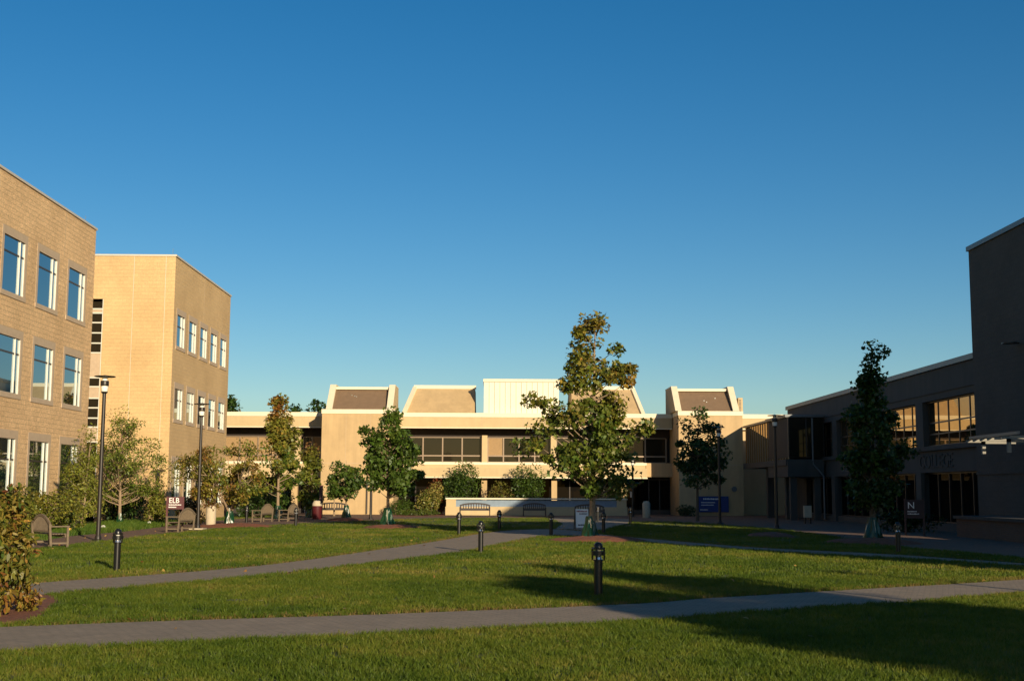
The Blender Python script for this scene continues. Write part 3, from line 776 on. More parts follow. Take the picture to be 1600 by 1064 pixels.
def leaves(pos, center, size, tpl, droop=0.5, up=0.5, out=0.5):
    n = len(pos); T_ = TPL[tpl]
    o = unit(pos - center)
    nr = unit(rng.normal(size=(n, 3)) * 0.75 + np.array([0, 0, up]) + o * out)
    ax = rng.normal(size=(n, 3)) + o * 0.6 + np.array([0, 0, -droop])
    ax = unit(ax - nr * np.sum(ax * nr, axis=1, keepdims=True)); bx = np.cross(nr, ax)
    s = size * rng.uniform(.45, 1.35, (n, 1, 1))
    v = pos[:, None, :] + s * (T_[None, :, 0:1] * bx[:, None, :] + T_[None, :, 1:2] * ax[:, None, :] + T_[None, :, 2:3] * nr[:, None, :])
    return v.reshape(-1, 3), len(T_)
def mixcol(cols, t, jit=0.22):
    cols = np.array(cols); t = np.clip(t, 0, 1) * (len(cols) - 1); i = np.minimum(t.astype(int), len(cols) - 2); f = (t - i)[:, None]
    c = cols[i] * (1 - f) + cols[i + 1] * f
    return np.clip(c * (1 + rng.normal(0, jit, (len(t), 1))) * (1 + rng.normal(0, .06, (len(t), 3))), .004, .9)
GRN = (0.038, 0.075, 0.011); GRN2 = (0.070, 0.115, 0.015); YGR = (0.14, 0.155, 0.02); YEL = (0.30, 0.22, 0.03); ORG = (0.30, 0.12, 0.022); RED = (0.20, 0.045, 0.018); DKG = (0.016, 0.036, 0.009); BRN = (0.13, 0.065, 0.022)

def tree(name, label, base_px, Y, rows, nclump, lpc, lsize, cols, colf, tpl='maple', trunk_r=0.09, bark='bark', sig=0.30, stems=1, z0=0.0, group=None, inner=0.25, depth_scale=1.0, bag=None, base_xy=None, extra=()):
    """rows: (photo y, centre x, half width) of the crown, top to bottom, measured at distance Y"""
    if base_xy is None: b = PY(base_px[0], base_px[1], Y); bx, by = b.x, Y
    else: bx, by = base_xy
    rw = []
    for (py, cx, hw) in rows:
        q = PY(cx, py, Y); rw.append((q.z, q.x - (bx if base_xy is None else PY(base_px[0], base_px[1], Y).x), hw * Y / FPX))
    rw.sort(); zs = np.array([r[0] for r in rw]); cxs = np.array([r[1] for r in rw]); hws = np.array([r[2] for r in rw])
    th = thing(name, label, 'tree', (bx, by, z0), 0, group)
    ztop, zbot = zs[-1], zs[0]
    # clump centres, more where the crown is wide
    zz = np.linspace(zbot, ztop, 60); wgt = np.interp(zz, zs, hws) ** 1.5 + .03; wgt /= wgt.sum()
    cz = rng.choice(zz, nclump, p=wgt) + rng.uniform(-.06, .06, nclump) * (ztop - zbot) / 6
    cr = np.interp(cz, zs, hws); ang = rng.uniform(0, 2 * math.pi, nclump)
    rr = cr * np.sqrt(rng.uniform(inner ** 2, 1, nclump)) * rng.uniform(.82, 1.04, nclump)
    rr = np.maximum(rr - sig * .5 * np.minimum(1, cr), 0)
    cx = np.interp(cz, zs, cxs)
    C = np.stack([cx + rr * np.cos(ang), rr * np.sin(ang) * depth_scale, cz], 1)
    if extra:
        ex = np.array([tuple(PY(a, b_, Y) - Vector((bx, Y, 0)) + Vector((0, random.uniform(-.5, .5), 0))) for a, b_ in extra])
        C = np.concatenate([C, ex]); nclump = len(C)
    # trunk
    tr = MB(); limbs = MB()
    def axis_at(z):
        return Vector((float(np.interp(z, [0, ztop], [0, cxs[-1] * .9])), 0, z))
    wob = [Vector((random.uniform(-.03, .03), random.uniform(-.03, .03), 0)) for _ in range(9)]
    if stems == 1:
        pts = [axis_at(ztop * .97 * k / 8) + wob[k] * (k / 4) for k in range(9)]
        tr.tube(pts, [trunk_r * 1.35] + [trunk_r * (1 - k / 8.6) + .006 for k in range(1, 9)], 9)
    else:
        zf = zbot * 0.55
        tr.tube([(0, 0, -.02), (0.02, 0, zf * .5), (0, 0, zf)], [trunk_r * 1.3, trunk_r, trunk_r * 1.05], 9)
        ends = []
        for k in range(stems):
            a = 2 * math.pi * k / stems + .4; e = Vector((math.cos(a) * hws.max() * .45, math.sin(a) * hws.max() * .45, zbot + (ztop - zbot) * .55))
            m_ = Vector((e.x * .55, e.y * .55, zf + (e.z - zf) * .38))
            tr.tube([(0, 0, zf * .92), m_ * .5 + Vector((0, 0, zf * .5)), m_, e], [trunk_r * .75, trunk_r * .6, trunk_r * .45, .012], 7)
            ends.append((m_, e))
    for i in range(nclump):
        c = Vector(C[i])
        if stems == 1:
            zb = max(zbot * .8, c.z - (0.35 + .5 * random.random()) * Vector((c.x, c.y, 0)).length - .1)
            s_ = axis_at(min(zb, ztop * .94))
        else:
            m_, e = min(ends, key=lambda t: (t[1] - c).length); s_ = m_.lerp(e, random.uniform(.1, .8))
        midp = s_.lerp(c, .5) + Vector((0, 0, -.06 * (c - s_).length))
        r0 = min(trunk_r * .35, .012 + .012 * (c - s_).length)
        limbs.tube([s_, midp, c], [r0, r0 * .7, .005], 5, cap=False)
    tr.build('trunk', bark, th, smooth=True); limbs.build('limbs', bark, th)
    # leaves: round each clump, some along its branch, one brighter or darker tone per clump
    cnt = np.maximum(3, (lpc * rng.uniform(.5, 1.5, nclump))).astype(int)
    idx = np.repeat(np.arange(nclump), cnt); n = len(idx)
    sg = (sig * rng.uniform(.45, 1.2, nclump))[idx][:, None]
    gz = rng.normal(size=(n, 3)); gz *= np.minimum(1, 1.9 / np.linalg.norm(gz, axis=1, keepdims=True))
    P_ = C[idx] + gz * sg * np.array([1, 1, .75])
    P_[:, 2] = np.maximum(P_[:, 2], zbot * .8)
    v, k = leaves(P_, np.array([0, 0, (zbot + ztop) / 2]), lsize, tpl)
    hz = (P_[:, 2] - zbot) / (ztop - zbot)
    rad = np.linalg.norm(P_[:, :2] - np.array([0, 0]), axis=1) / max(hws.max(), .1)
    t = colf(hz, rad, rng.normal(0, .12, nclump)[idx] + rng.normal(0, .09, n), P_)
    me = fast_mesh('crown', v, k, mixcol(cols, t))
    link('crown', me, None, th)
    return th

def shrub(name, label, px, pybase, Y, half_w, top_py, n, lsize, cols, tpl='oval', z0=0.0, group=None, droop=.5, depth=None, lumps=9, xyz=None, flat=1.0):
    if xyz is None: b = PY(px, pybase, Y); loc = (b.x, Y, z0)
    else: loc = xyz
    h = PY(px, top_py, loc[1]).z - loc[2]; rx = half_w * loc[1] / FPX; ry = depth or rx
    th = thing(name, label, 'shrub', loc, 0, group)
    lc = []
    for k in range(lumps):
        a = random.uniform(0, 6.28); q = math.sqrt(random.random()) * .62; zc_ = random.uniform(.25, .82) * h * (1 - .2 * q)
        lc.append((rx * q * math.cos(a), ry * q * math.sin(a), zc_, random.uniform(.40, .58)))
    n = int(n * 1.7); lc = np.array(lc); idx = rng.integers(0, lumps, n)
    d = unit(rng.normal(size=(n, 3))); rr = rng.uniform(.35, 1, (n, 1)) ** .5
    P_ = lc[idx, :3] + d * rr * np.array([rx, ry, h * .62]) * lc[idx, 3:4]
    keep = P_[:, 2] > .02; P_ = P_[keep]; idx = idx[keep]
    v, k = leaves(P_, np.array([0, 0, h * .4]), lsize, tpl, droop=droop)
    t = rng.uniform(0, 1, len(P_)) * .5 + .25 + rng.normal(0, .14, lumps)[idx] + (P_[:, 2] / h - .5) * .25
    link('foliage', fast_mesh('foliage', v, k, mixcol(cols, t)), None, th)
    st = MB()
    for k in range(lumps):
        st.tube([(lc[k, 0] * .15, lc[k, 1] * .15, 0), (lc[k, 0] * .5, lc[k, 1] * .5, lc[k, 2] * .55), tuple(lc[k, :3])], [.018, .014, .006], 5)
    st.build('stems', 'bark_d', th)
    return th

def c_maple(hz, rad, j, P): return .25 + hz * .55 + j + np.where((rad > .75), .12, 0)
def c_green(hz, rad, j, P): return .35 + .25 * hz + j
def c_autumn(hz, rad, j, P): return .10 + .72 * np.clip(hz, 0, 1) ** 1.6 + j * 1.2
def c_flat(hz, rad, j, P): return .5 + j * 1.6

t1 = tree('maple_tree', 'tallest maple in mid lawn, green below and turning orange at the narrow top', (925, 842), 46.4,
     [(493, 932, 12), (515, 920, 20), (535, 912, 22), (550, 925, 36), (575, 942, 50), (600, 922, 54), (625, 925, 66), (650, 925, 70), (680, 924, 76), (715, 922, 74), (742, 928, 62), (764, 940, 44)],
     82, 118, .150, [GRN, GRN2, (.09, .125, .016), YGR, (.23, .18, .03), (0.28, .17, .03)], c_maple, trunk_r=.125, sig=.26, extra=[(832, 625), (848, 631), (866, 638), (885, 600), (898, 575), (905, 545), (925, 503), (938, 512), (905, 525), (985, 577), (978, 598), (960, 548), (1010, 666), (994, 672), (978, 688), (846, 668), (862, 674), (818, 698), (838, 694), (856, 715), (985, 745)])
t2 = tree('maple_tree', 'dense green maple with a watering bag in front of the left concrete block', (605, 823), 60.8,
     [(640, 612, 7), (660, 611, 22), (690, 608, 40), (720, 610, 47), (750, 612, 49), (768, 610, 36)],
     66, 125, .165, [GRN, GRN2, GRN2, YGR], c_green, trunk_r=.085, sig=.28, extra=[(570, 672), (574, 690), (655, 742), (612, 648), (604, 658), (620, 660)])
t3 = tree('maple_tree', 'small round-headed green tree before the left concrete block', (541, 812), 75.0,
     [(716, 541, 8), (730, 542, 20), (752, 541, 28), (772, 541, 22)], 26, 95, .175, [GRN, GRN2, YGR], c_green, trunk_r=.06, sig=.24)
t3b = tree('maple_tree', 'slim young tree behind the dark bench near the left block', (522, 802), 86.0,
     [(745, 522, 6), (758, 523, 12), (775, 522, 11)], 18, 50, .17, [GRN, GRN2, YGR], c_green, trunk_r=.06, sig=.22)
t4 = tree('maple_tree', 'yellow-green young tree with a darker red top beside the maroon post', (487, 808), 81.0,
     [(690, 487, 5), (715, 487, 13), (745, 487, 24), (775, 488, 22), (790, 487, 12)], 32, 100, .175, [GRN2, YGR, (.17, .17, .025), BRN], c_autumn, trunk_r=.06, sig=.25)
t5 = tree('maple_tree', 'tall slender tree with red and orange top by the left building', (434, 810), 77.0,
     [(622, 438, 8), (634, 437, 13), (645, 436, 18), (680, 438, 28), (715, 440, 33), (745, 438, 36), (768, 436, 28)], 56, 115, .18, [GRN2, YGR, (.20, .18, .028), (.27, .17, .03), (.26, .10, .028)], c_autumn, trunk_r=.09, sig=.28, extra=[(437, 628), (436, 638), (441, 648), (433, 656), (438, 664)])
t6 = tree('crabapple_tree', 'spreading many-stemmed small tree with olive and rust leaves by the lamp post', (358, 822), 60.8,
     [(688, 360, 25), (702, 352, 66), (720, 350, 84), (745, 350, 84), (765, 352, 74), (782, 350, 52)], 72, 140, .125, [GRN2, YGR, (.20, .18, .026), (.25, .16, .03), (.2, .1, .025)], c_flat, tpl='oval', trunk_r=.085, stems=5, sig=.26)
t7 = tree('locust_tree', 'feathery light green tree before the sunlit stone wall on the left', (187, 815), 62.0,
     [(648, 190, 10), (665, 188, 40), (690, 188, 48), (715, 195, 66), (740, 192, 66), (765, 186, 62), (786, 184, 50)], 72, 125, .15, [GRN2, (.105, .14, .018), (.17, .20, .025), (.25, .24, .04)], c_flat, tpl='narrow', trunk_r=.075, sig=.30, z0=.1)
t8 = tree('locust_tree', 'leafy light green small tree touching the near stone building', (128, 815), 57.0,
     [(668, 145, 8), (690, 135, 22), (730, 125, 30), (770, 124, 34), (800, 126, 30)], 44, 120, .14, [YGR, (.19, .21, .028), (.27, .25, .045)], c_flat, tpl='narrow', trunk_r=.05, sig=.28)
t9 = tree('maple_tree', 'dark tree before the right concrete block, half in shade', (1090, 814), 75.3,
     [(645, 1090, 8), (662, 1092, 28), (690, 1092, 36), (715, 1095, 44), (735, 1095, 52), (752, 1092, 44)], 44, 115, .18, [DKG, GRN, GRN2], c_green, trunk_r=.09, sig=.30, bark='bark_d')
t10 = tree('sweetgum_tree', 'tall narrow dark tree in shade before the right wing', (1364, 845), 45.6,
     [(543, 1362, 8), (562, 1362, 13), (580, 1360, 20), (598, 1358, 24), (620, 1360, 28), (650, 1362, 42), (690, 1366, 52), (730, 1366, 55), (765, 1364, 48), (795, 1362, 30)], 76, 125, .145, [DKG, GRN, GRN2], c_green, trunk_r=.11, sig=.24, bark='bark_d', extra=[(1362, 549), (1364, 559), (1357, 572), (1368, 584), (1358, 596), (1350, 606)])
for (px_, top, Yb, hw, lab) in ((357, 616, 128, 16, 'dark treetop showing right behind the far stone block'), (462, 632, 135, 26, 'low dark treetop behind the left roofline, left of its neighbour'), (497, 626, 130, 26, 'rounded treetop behind the roofline beside the left roof monitor')):
    tree('evergreen_tree', lab, (px_, 790), Yb, [(top, px_, hw * .3), (top + 12, px_, hw * .75), (top + 35, px_, hw * 1.1), (top + 80, px_, hw * 1.3)], 70, 60, .34, [DKG, GRN, GRN], c_flat, tpl='oval', trunk_r=.25, sig=.38, bark='bark_d', group='trees behind the concrete building')
# trees beside and behind the camera whose long shadows cross the lawn
for k, (bx, by, hh, lab) in enumerate(((12.0, -1.2, 7.3, 'broad tree on the lawn right behind the viewpoint'), (16.5, -5.0, 9.0, 'taller tree beside the stone building behind the viewpoint'))):
    Yr = 40.0; hp = hh * FPX / Yr
    tree('maple_tree', lab, (800, 767 + EYE * FPX / Yr), Yr,
         [(853 - hp, 800, 16), (853 - hp * .85, 800, 60), (853 - hp * .65, 800, 85), (853 - hp * .45, 800, 85), (853 - hp * .3, 800, 50)], 170, 100, .2, [DKG, GRN, GRN2, YGR], c_green, trunk_r=.12, sig=.36, base_xy=(bx, by))

# shrubs
VIB = [GRN, (.08, .105, .016), (.14, .14, .022), (.22, .18, .03), (.27, .17, .032), (.24, .09, .028)]
def viburnum():
    b = G(-22, 960); th = thing('viburnum_shrub', 'large foreground shrub with drooping green, yellow and rust leaves at left edge', 'shrub', (b.x, b.y, 0))
    n = 9600; lc = []
    for k in range(64):
        zc_ = .14 + 1.5 * ((k * .618) % 1.0); wmax = .56 * (1 - .18 * abs(zc_ - .5)) * (1.0 if zc_ < 1.1 else .84) * (1.12 if zc_ < .4 else 1)
        a = random.uniform(0, 6.28); q = math.sqrt(.15 + .85 * random.random()); lc.append((wmax * q * math.cos(a), wmax * q * math.sin(a), zc_, random.uniform(.17, .29)))
    lc = np.array(lc); idx = rng.integers(0, 64, n); d = unit(rng.normal(size=(n, 3)))
    P_ = lc[idx, :3] + d * lc[idx, 3:4] * rng.uniform(.4, 1, (n, 1)); P_[:, 2] = np.maximum(P_[:, 2], .06)
    v, k = leaves(P_, np.array([0, 0, .7]),   .098, 'long', droop=1.5, up=.3, out=.9)
    t = .46 - .14 * (P_[:, 2] - .8) + rng.normal(0, .17, 64)[idx] + rng.normal(0, .14, n)
    t = np.where(P_[:, 2] < .5, t + .07, t)
    link('foliage', fast_mesh('foliage', v, k, mixcol(VIB, t, .2)), None, th)
    st = MB()
    for q in lc: st.tube([(q[0] * .1, q[1] * .1, 0), (q[0] * .55, q[1] * .55, q[2] * .6), (q[0], q[1], q[2])], [.016, .012, .005], 5)
    st.build('stems', 'bark_d', th)
viburnum()
BUSH = [GRN2, YGR, (.18, .175, .025), (.25, .2, .032)]
shrub('shrub', 'rounded yellow-green shrub under the stone building windows, far left', 22, 838, 46, 42, 762, 1900, .11, BUSH)
shrub('shrub', 'rounded yellow-green shrub between two ground floor windows of the stone building', 70, 832, 49, 36, 762, 1700, .11, BUSH)
shrub('shrub', 'low green shrub at the foot of the light green small tree', 108, 828, 52, 26, 776, 1100, .11, BUSH)
shrub('shrub', 'olive shrub at the base of the sunlit stone corner', 240, 816, 62, 22, 762, 1000, .12, BUSH)
shrub('shrub', 'rust brown shrub behind the maroon sign', 292, 816, 64, 26, 776, 1000, .12, [BRN, (.1, .05, .02), GRN, (.16, .09, .025)])
shrub('shrub', 'dark shrub below the feathery tree, doubling as its shade on the stone wall', 196, 820, 65, 48, 752, 2200, .13, [DKG, DKG, GRN, BRN])  # shrub enlarged to take in the tree's shade on the wall
shrub('shrub', 'dark green shrub mass behind the many-stemmed tree', 400, 812, 80, 34, 758, 1500, .15, [DKG, GRN, GRN2])
shrub('shrub', 'dark shrub between the two teak benches', 440, 810, 84, 20, 768, 900, .15, [DKG, GRN, GRN2])
shrub('shrub', 'big dark green shrub behind the left end of the garden wall', 716, 802, 92.6, 38, 724, 2600, .15, [DKG, GRN, GRN2, GRN2])
shrub('shrub', 'pale yellow variegated shrub left of the garden wall', 672, 803, 90, 25, 748, 1500, .13, [GRN2, YGR, (.30, .25, .06), (.42, .34, .10)])
shrub('shrub', 'reddish shrub behind the pale yellow one', 680, 803, 93, 20, 742, 700, .14, [BRN, RED, GRN])
shrub('shrub', 'round green shrub rising behind the middle of the garden wall', 826, 800, 92.8, 32, 722, 2300, .15, [DKG, GRN, GRN2, GRN2])
shrub('shrub', 'thin brownish shrub beside the concrete column behind the wall', 782, 800, 92.6, 22, 752, 900, .12, [BRN, YGR, (.2, .13, .04)])
shrub('shrub', 'dark shrub behind the garden wall to the right of the maple trunk', 958, 800, 92.6, 30, 752, 1100, .15, [DKG, GRN, BRN])
shrub('hedge', 'low trimmed green hedge left of the pale yellow shrub', 630, 803, 90.6, 24, 778, 1500, .10, [GRN, GRN2, GRN2], depth=.5, lumps=14)
shrub('hedge', 'very low clipped green hedge strip at the garden wall end', 655, 806, 88.5, 40, 795, 1600, .08, [GRN, GRN2, YGR], depth=.4, lumps=16)
shrub('shrub', 'small dark shrub against the shaded right block', 1072, 806, 90.5, 18, 788, 500, .12, [DKG, GRN])
shrub('shrub', 'low dark hedge along the ground floor of the right wing', 1420, 838, 56, 62, 798, 1500, .12, [DKG, GRN], depth=.5, lumps=14)

# watering bags and mulch rings round the young trees
def bag(px, py, Y, h, r, lab, base_xy=None, z0=0.0):
    b = PY(px, py, Y); ph = random.uniform(0, 6)
    wob = lambda t, z: .13 * math.sin(5 * t + ph + 4 * z) * (1 - .6 * z / h) + .07 * math.sin(9 * t + 2 * ph - 6 * z)
    th = thing('watering_bag', lab, 'watering bag', (b.x, Y, z0), 0, 'green watering bags on young trees')
    MB().lathe([(r * 1.0, 0), (r, h * .08), (r * .93, h * .2), (r * .84, h * .35), (r * .76, h * .5), (r * .64, h * .65), (r * .54, h * .8), (r * .5, h * .9), (r * .42, h)], 40, wob=wob).build('bag', 'bag', th, smooth=True)
    MB().bar((.03, -r * 1.02, h * .1), (0, -r * .56, h * .9), .022, .012).build('strap', 'pot', th)
for px_, py_, Y_, h_, r_, lab in ((922, 842, 46.4, .84, .31, 'green bag hugging the foot of the tallest maple'), (605, 823, 60.8, .92, .35, 'plump green bag at the dense maple before the left block'),
        (541, 812, 75, .85, .28, 'small green bag at the round-headed tree'), (487, 808, 81, .9, .4, 'dark green bag next to the maroon trash can'), (434, 810, 77, .8, .34, 'green bag between the two far teak benches'),
        (358, 822, 60.8, .95, .25, 'green bag under the many-stemmed tree'), (187, 810, 62, .6, .17, 'small green trunk bag at the feathery tree'), (1364, 845, 45.6, .85, .34, 'dark green bag in shade at the tall narrow tree')):
    bag(px_, py_, Y_, h_, r_, lab)
for px_, py_, rx, sd_ in ((935, 845, 1.75, 1), (612, 825, 1.4, 2), (541, 813, 1.0, 3), (365, 823, 1.8, 4), (1364, 848, 1.7, 5), (1205, 838, 1.0, 6)):
    c = G(px_, py_); mulch_mound(c, rx, 1.5, sd_)

# ------------------------------------------------------------------ bollard lights
def make_bollard(label):
    th = thing('bollard_light', label, 'bollard', (0, 0, 0), 0, 'bollard lights along the paths')
    MB().lathe([(.072, 0), (.072, .585), (.082, .59), (.082, .61), (.066, .615)], 20).build('post', 'black', th, smooth=True)
    MB().lathe([(.066, .612), (.05, .66), (.042, .7), (.02, .735)], 18).build('reflector', 'steel', th, smooth=True)
    MB().lathe([(.045, .64), (.045, .80)], 14).build('lens', 'lens', th, smooth=True)
    MB().lathe([(.1, .68), (.118, .686), (.118, .748), (.1, .754)], 20).build('louvre_ring', 'black', th, smooth=True)
    MB().lathe([(.09, .778), (.112, .783), (.112, .80), (.075, .81)], 20).build('louvre_ring', 'black', th, smooth=True)
    MB().lathe([(.08, .808), (.078, .835), (.066, .868), (.04, .892), (.006, .9)], 20).build('dome_cap', 'black', th, smooth=True)
    for k in range(4):
        a = k * math.pi / 2 + .5
        MB().bar((math.cos(a) * .105, math.sin(a) * .105, .60), (math.cos(a) * .105, math.sin(a) * .105, .815), .02, .02).build('bracket', 'black', th)
    return th
BOL = [((182, 892), 'bollard light on the left lawn beside the curved path'), ((935, 932), 'nearest bollard light, standing in tree shade before the tallest maple'), ((751, 863.5), 'bollard light at the near edge of the curved path, casting a thin shadow on it'),
       ((717, 835.5), 'bollard light in front of the left end of the dark garden-wall bench'), ((780, 828), 'bollard light right of the dark garden-wall bench'), ((861, 836), 'bollard light where the two paths meet, left of the sandwich board'),
       ((462, 822), 'sunlit bollard light on the far left lawn beside the teak benches'), ((1404, 864), 'bollard light in deep shade before the N sign'), ((985, 818), 'dark bollard light in shade left of the concrete cylinder'),
       ((943, 833), 'dark bollard light just right of the tallest maple trunk'), ((934, 815), 'small sunlit bollard light behind the tallest maple trunk'), ((385, 816), 'dark bollard light behind the many-stemmed tree')]
proto = None
for (p_, lab) in BOL:
    o = make_bollard(lab) if proto is None else copy_tree(proto)
    proto = proto or o
    g = G(*p_); o.location = g; o['label'] = lab; o.rotation_euler.z = random.uniform(0, 1.5)

# ------------------------------------------------------------------ lamp posts
def make_lamp(label, h=5.62):
    th = thing('lamp_post', label, 'lamp post', (0, 0, 0), 0, 'lamp posts round the lawn')
    MB().lathe([(.2, 0), (.2, .04), (.12, .07), (.1, .16), (.085, .2)], 16).build('base', 'bronze_pole', th, smooth=True)
    MB().lathe([(.078, .1), (.062, h - .62)], 14).build('pole', 'bronze_pole', th, smooth=True)
    MB().lathe([(.05, h - .63), (.1, h - .6), (.115, h - .56), (.09, h - .54)], 16).build('collar', 'bronze_pole', th, smooth=True)
    MB().lathe([(.1, h - .55), (.12, h - .42), (.115, h - .3)], 16).build('lens', 'lens', th, smooth=True)
    MB().lathe([(.135, h - .36), (.14, h - .34), (.14, h - .2), (.13, h - .18)], 16).build('ring', 'bronze_pole', th, smooth=True)
    MB().lathe([(.09, h - .2), (.09, h - .06)], 12).build('neck', 'lens', th, smooth=True)
    MB().lathe([(.06, h - .07), (.34, h - .05), (.36, h - .035), (.34, h - .02), (.12, h), (.02, h + .02)], 26).build('disc_cap', 'bronze_pole', th, smooth=True)
    return th
LMP = [((153, 845), 'tall lamp post on the left lawn edge before the stone building', 1.0), ((309, 826), 'lamp post beside the maroon sign and the concrete urn', 1.0), ((1214, 826), 'lamp post with a sunlit pole before the glazed walkway', .97),
       ((1125, 818), 'dark lamp post beside the tree before the right block', .95), ((579, 811), 'lamp post half hidden behind the dense maple', .85), ((989, 808), 'lamp post behind the right side of the tallest maple', .7)]
proto = None
for (p_, lab, s_) in LMP:
    o = make_lamp(lab) if proto is None else copy_tree(proto)
    proto = proto or o
    o.location = G(*p_); o['label'] = lab; o.scale = (1, 1, s_)
for (xy, lab) in (((13.8, 4.6), 'lamp post on the right, nearer than the path'), ((16.5, 6.9), 'lamp post on the right beside the stone building')):
    o = copy_tree(proto); o.location = (*xy, 0); o['label'] = lab; o.scale = (1, 1, 1)
g = G(309, 827)
tag(box('footing', 'pot', None, g.x - .32, g.x + .32, g.y - .3, g.y + .3, 0, .06), 'square pale concrete slab under the lamp by the sign', 'slab')

# ------------------------------------------------------------------ benches
def teak_bench(label, loc, face, L=1.5):
    """length along local y, faces local +x"""
    th = thing('teak_bench', label, 'bench', loc, face, 'weathered teak benches')
    hl = L / 2
    for s in (-1, 1):
        y = s * (hl - .03)
        MB().box(.48, .54, y - .03, y + .03, 0, .62).build('leg', 'teak', th)
        MB().bar((0.02, y, 0), (-.04, y, .72), .06, .06, (0, 1, 0)).build('leg', 'teak', th)
        MB().box(-.02, .56, y - .035, y + .035, .62, .655).build('armrest', 'teak', th)
        MB().box(.03, .48, y - .02, y + .02, .12, .17).build('stretcher', 'teak', th)
    st = MB()
    for k in range(6): x = .05 + k * .085; st.box(x, x + .065, -hl + .03, hl - .03, .40, .425)
    st.box(.44, .48, -hl + .06, hl - .06, .32, .40).build('seat', 'teak', th)
    bk = MB(); n = 16
    ztop = lambda t: .72 + .25 * math.cos(t * math.pi / 2)
    for k in range(n):
        t0, t1 = -1 + 2 * k / n, -1 + 2 * (k + 1) / n
        bk.bar((-.04, t0 * hl * .96, ztop(t0)), (-.04, t1 * hl * .96, ztop(t1)), .05, .07)
    bk.box(-.01, .03, -hl * .94, hl * .94, .46, .52)
    for k in range(15):
        t = -.9 + 1.8 * k / 14; bk.bar((.01, t * hl * .96, .5), (-.04, t * hl * .96, ztop(t)), .015, .045, (1, 0, 0))
    bk.build('backrest', 'teak', th)
    return th
b1 = G(71, 857); teak_bench('nearest teak bench, partly hidden by the foreground shrub', (b1.x - .4, b1.y + .75, 0), R(40))
b2 = G(284, 832); teak_bench('teak bench in front of the maroon sign', (b2.x, b2.y + .7, 0), R(169))
b3 = G(413, 816); teak_bench('left of two teak benches by the far brick walk', (b3.x, b3.y + .7, 0), R(166))
b4 = G(454, 815); teak_bench('right of two teak benches by the far brick walk', (b4.x, b4.y + .7, 0), R(168))

def metal_bench(label, loc, rz, L=1.9):
    th = thing('metal_bench', label, 'bench', loc, rz, 'dark metal benches with arched backs')
    hl = L / 2
    for s in (-1, 1):
        x = s * (hl - .03)
        MB().tube([(x, -.45, 0), (x, -.42, .42), (x, -.4, .62)], .04, 6).build('leg', 'dark_frame', th)
        MB().tube([(x, .08, 0), (x, .04, .42), (x, .1, .62)], .04, 6).build('leg', 'dark_frame', th)
        MB().tube([(x, -.44, .6), (x, -.2, .66), (x, .1, .62)], .022, 6).build('armrest', 'dark_frame', th)
    st = MB()
    for k in range(9): y = -.43 + k * .054; st.box(-hl, hl, y, y + .035, .40, .45)
    st.build('seat', 'dark_frame', th)
    bk = MB(); n = 20; zt = lambda t: .62 + .26 * math.sqrt(max(0, 1 - .85 * t * t))
    for k in range(n):
        t0, t1 = -1 + 2 * k / n, -1 + 2 * (k + 1) / n
        bk.bar((t0 * hl, .1, zt(t0)), (t1 * hl, .1, zt(t1)), .06, .10)
    bk.bar((-hl, .06, .5), (hl, .06, .5), .05, .11)
    for k in range(12):
        t = -.93 + 1.86 * k / 11; bk.bar((t * hl, .06, .5), (t * hl, .1, zt(t)), .075, .02)
    bk.build('backrest', 'dark_frame', th)
    return th
for px_, py_, lab, L in ((742, 806.5, 'dark metal bench before the sunlit end of the garden wall', 2.1), (520, 806, 'dark metal bench before the left concrete block', 2.0), (835, 806.5, 'dark metal bench before the shaded middle of the garden wall', 1.6), (921, 810, 'dark metal bench behind the sandwich board and maple trunk', 1.9)):
    g = G(px_, py_); metal_bench(lab, (g.x, min(g.y, 90.0), 0), 0, L)

# ------------------------------------------------------------------ signs
def marks(parent, m, x0, x1, z, h, y, seed):
    """a line of print too small to read: uneven strokes"""
    r = random.Random(seed); mb = MB(); x = x0
    while x < x1:
        wd = r.uniform(.5, 1.1) * h; mb.box(x, min(x + wd * .7, x1), y - .004, y, z, z + h * r.uniform(.75, 1)); x += wd
    return mb.build('lettering', m, parent)
g = PY(273, 812, 58.5)
SG = thing('campus_sign', 'maroon two-post sign with white ELB lettering', 'sign', (g.x, 58.5, 0), R(6))
for x in (-.36, .36): MB().box(x - .04, x + .04, -.05, .05, 0, 1.42).build('post', 'maroon', SG)
box('panel', 'maroon', SG, -.32, .32, -.03, .03, .84, 1.40)
me = text_mesh('ELB', .34, .008); t_ = link('lettering', me, 'white', SG, (-.29, -.036, 1.13)); t_.rotation_euler = (R(90), 0, 0); t_.scale = (.9, 1, 1)
marks(SG, 'white', -.29, .27, 1.02, .05, -.032, 1); marks(SG, 'white', -.29, .05, .91, .055, -.032, 2)
g = PX(1430, 835, 17.2)
SN = thing('campus_sign', 'dark two-post sign with a white N in the shade by the wing', 'sign', (g.x, g.y, 0), R(-22))
for x in (-.36, .36): MB().box(x - .04, x + .04, -.05, .05, 0, 1.5).build('post', 'dark_shaded_maroon', SN)
box('panel', 'dark_shaded_maroon', SN, -.32, .32, -.03, .03, .7, 1.46)  # panel colour darkened for the shade around the sign
me = text_mesh('N', .38, .008); t_ = link('lettering', me, 'white', SN, (-.27, -.035, 1.1)); t_.rotation_euler = (R(90), 0, 0)
marks(SN, 'white', -.27, .1, .96, .05, -.032, 3); marks(SN, 'white', -.27, .18, .86, .05, -.032, 4)
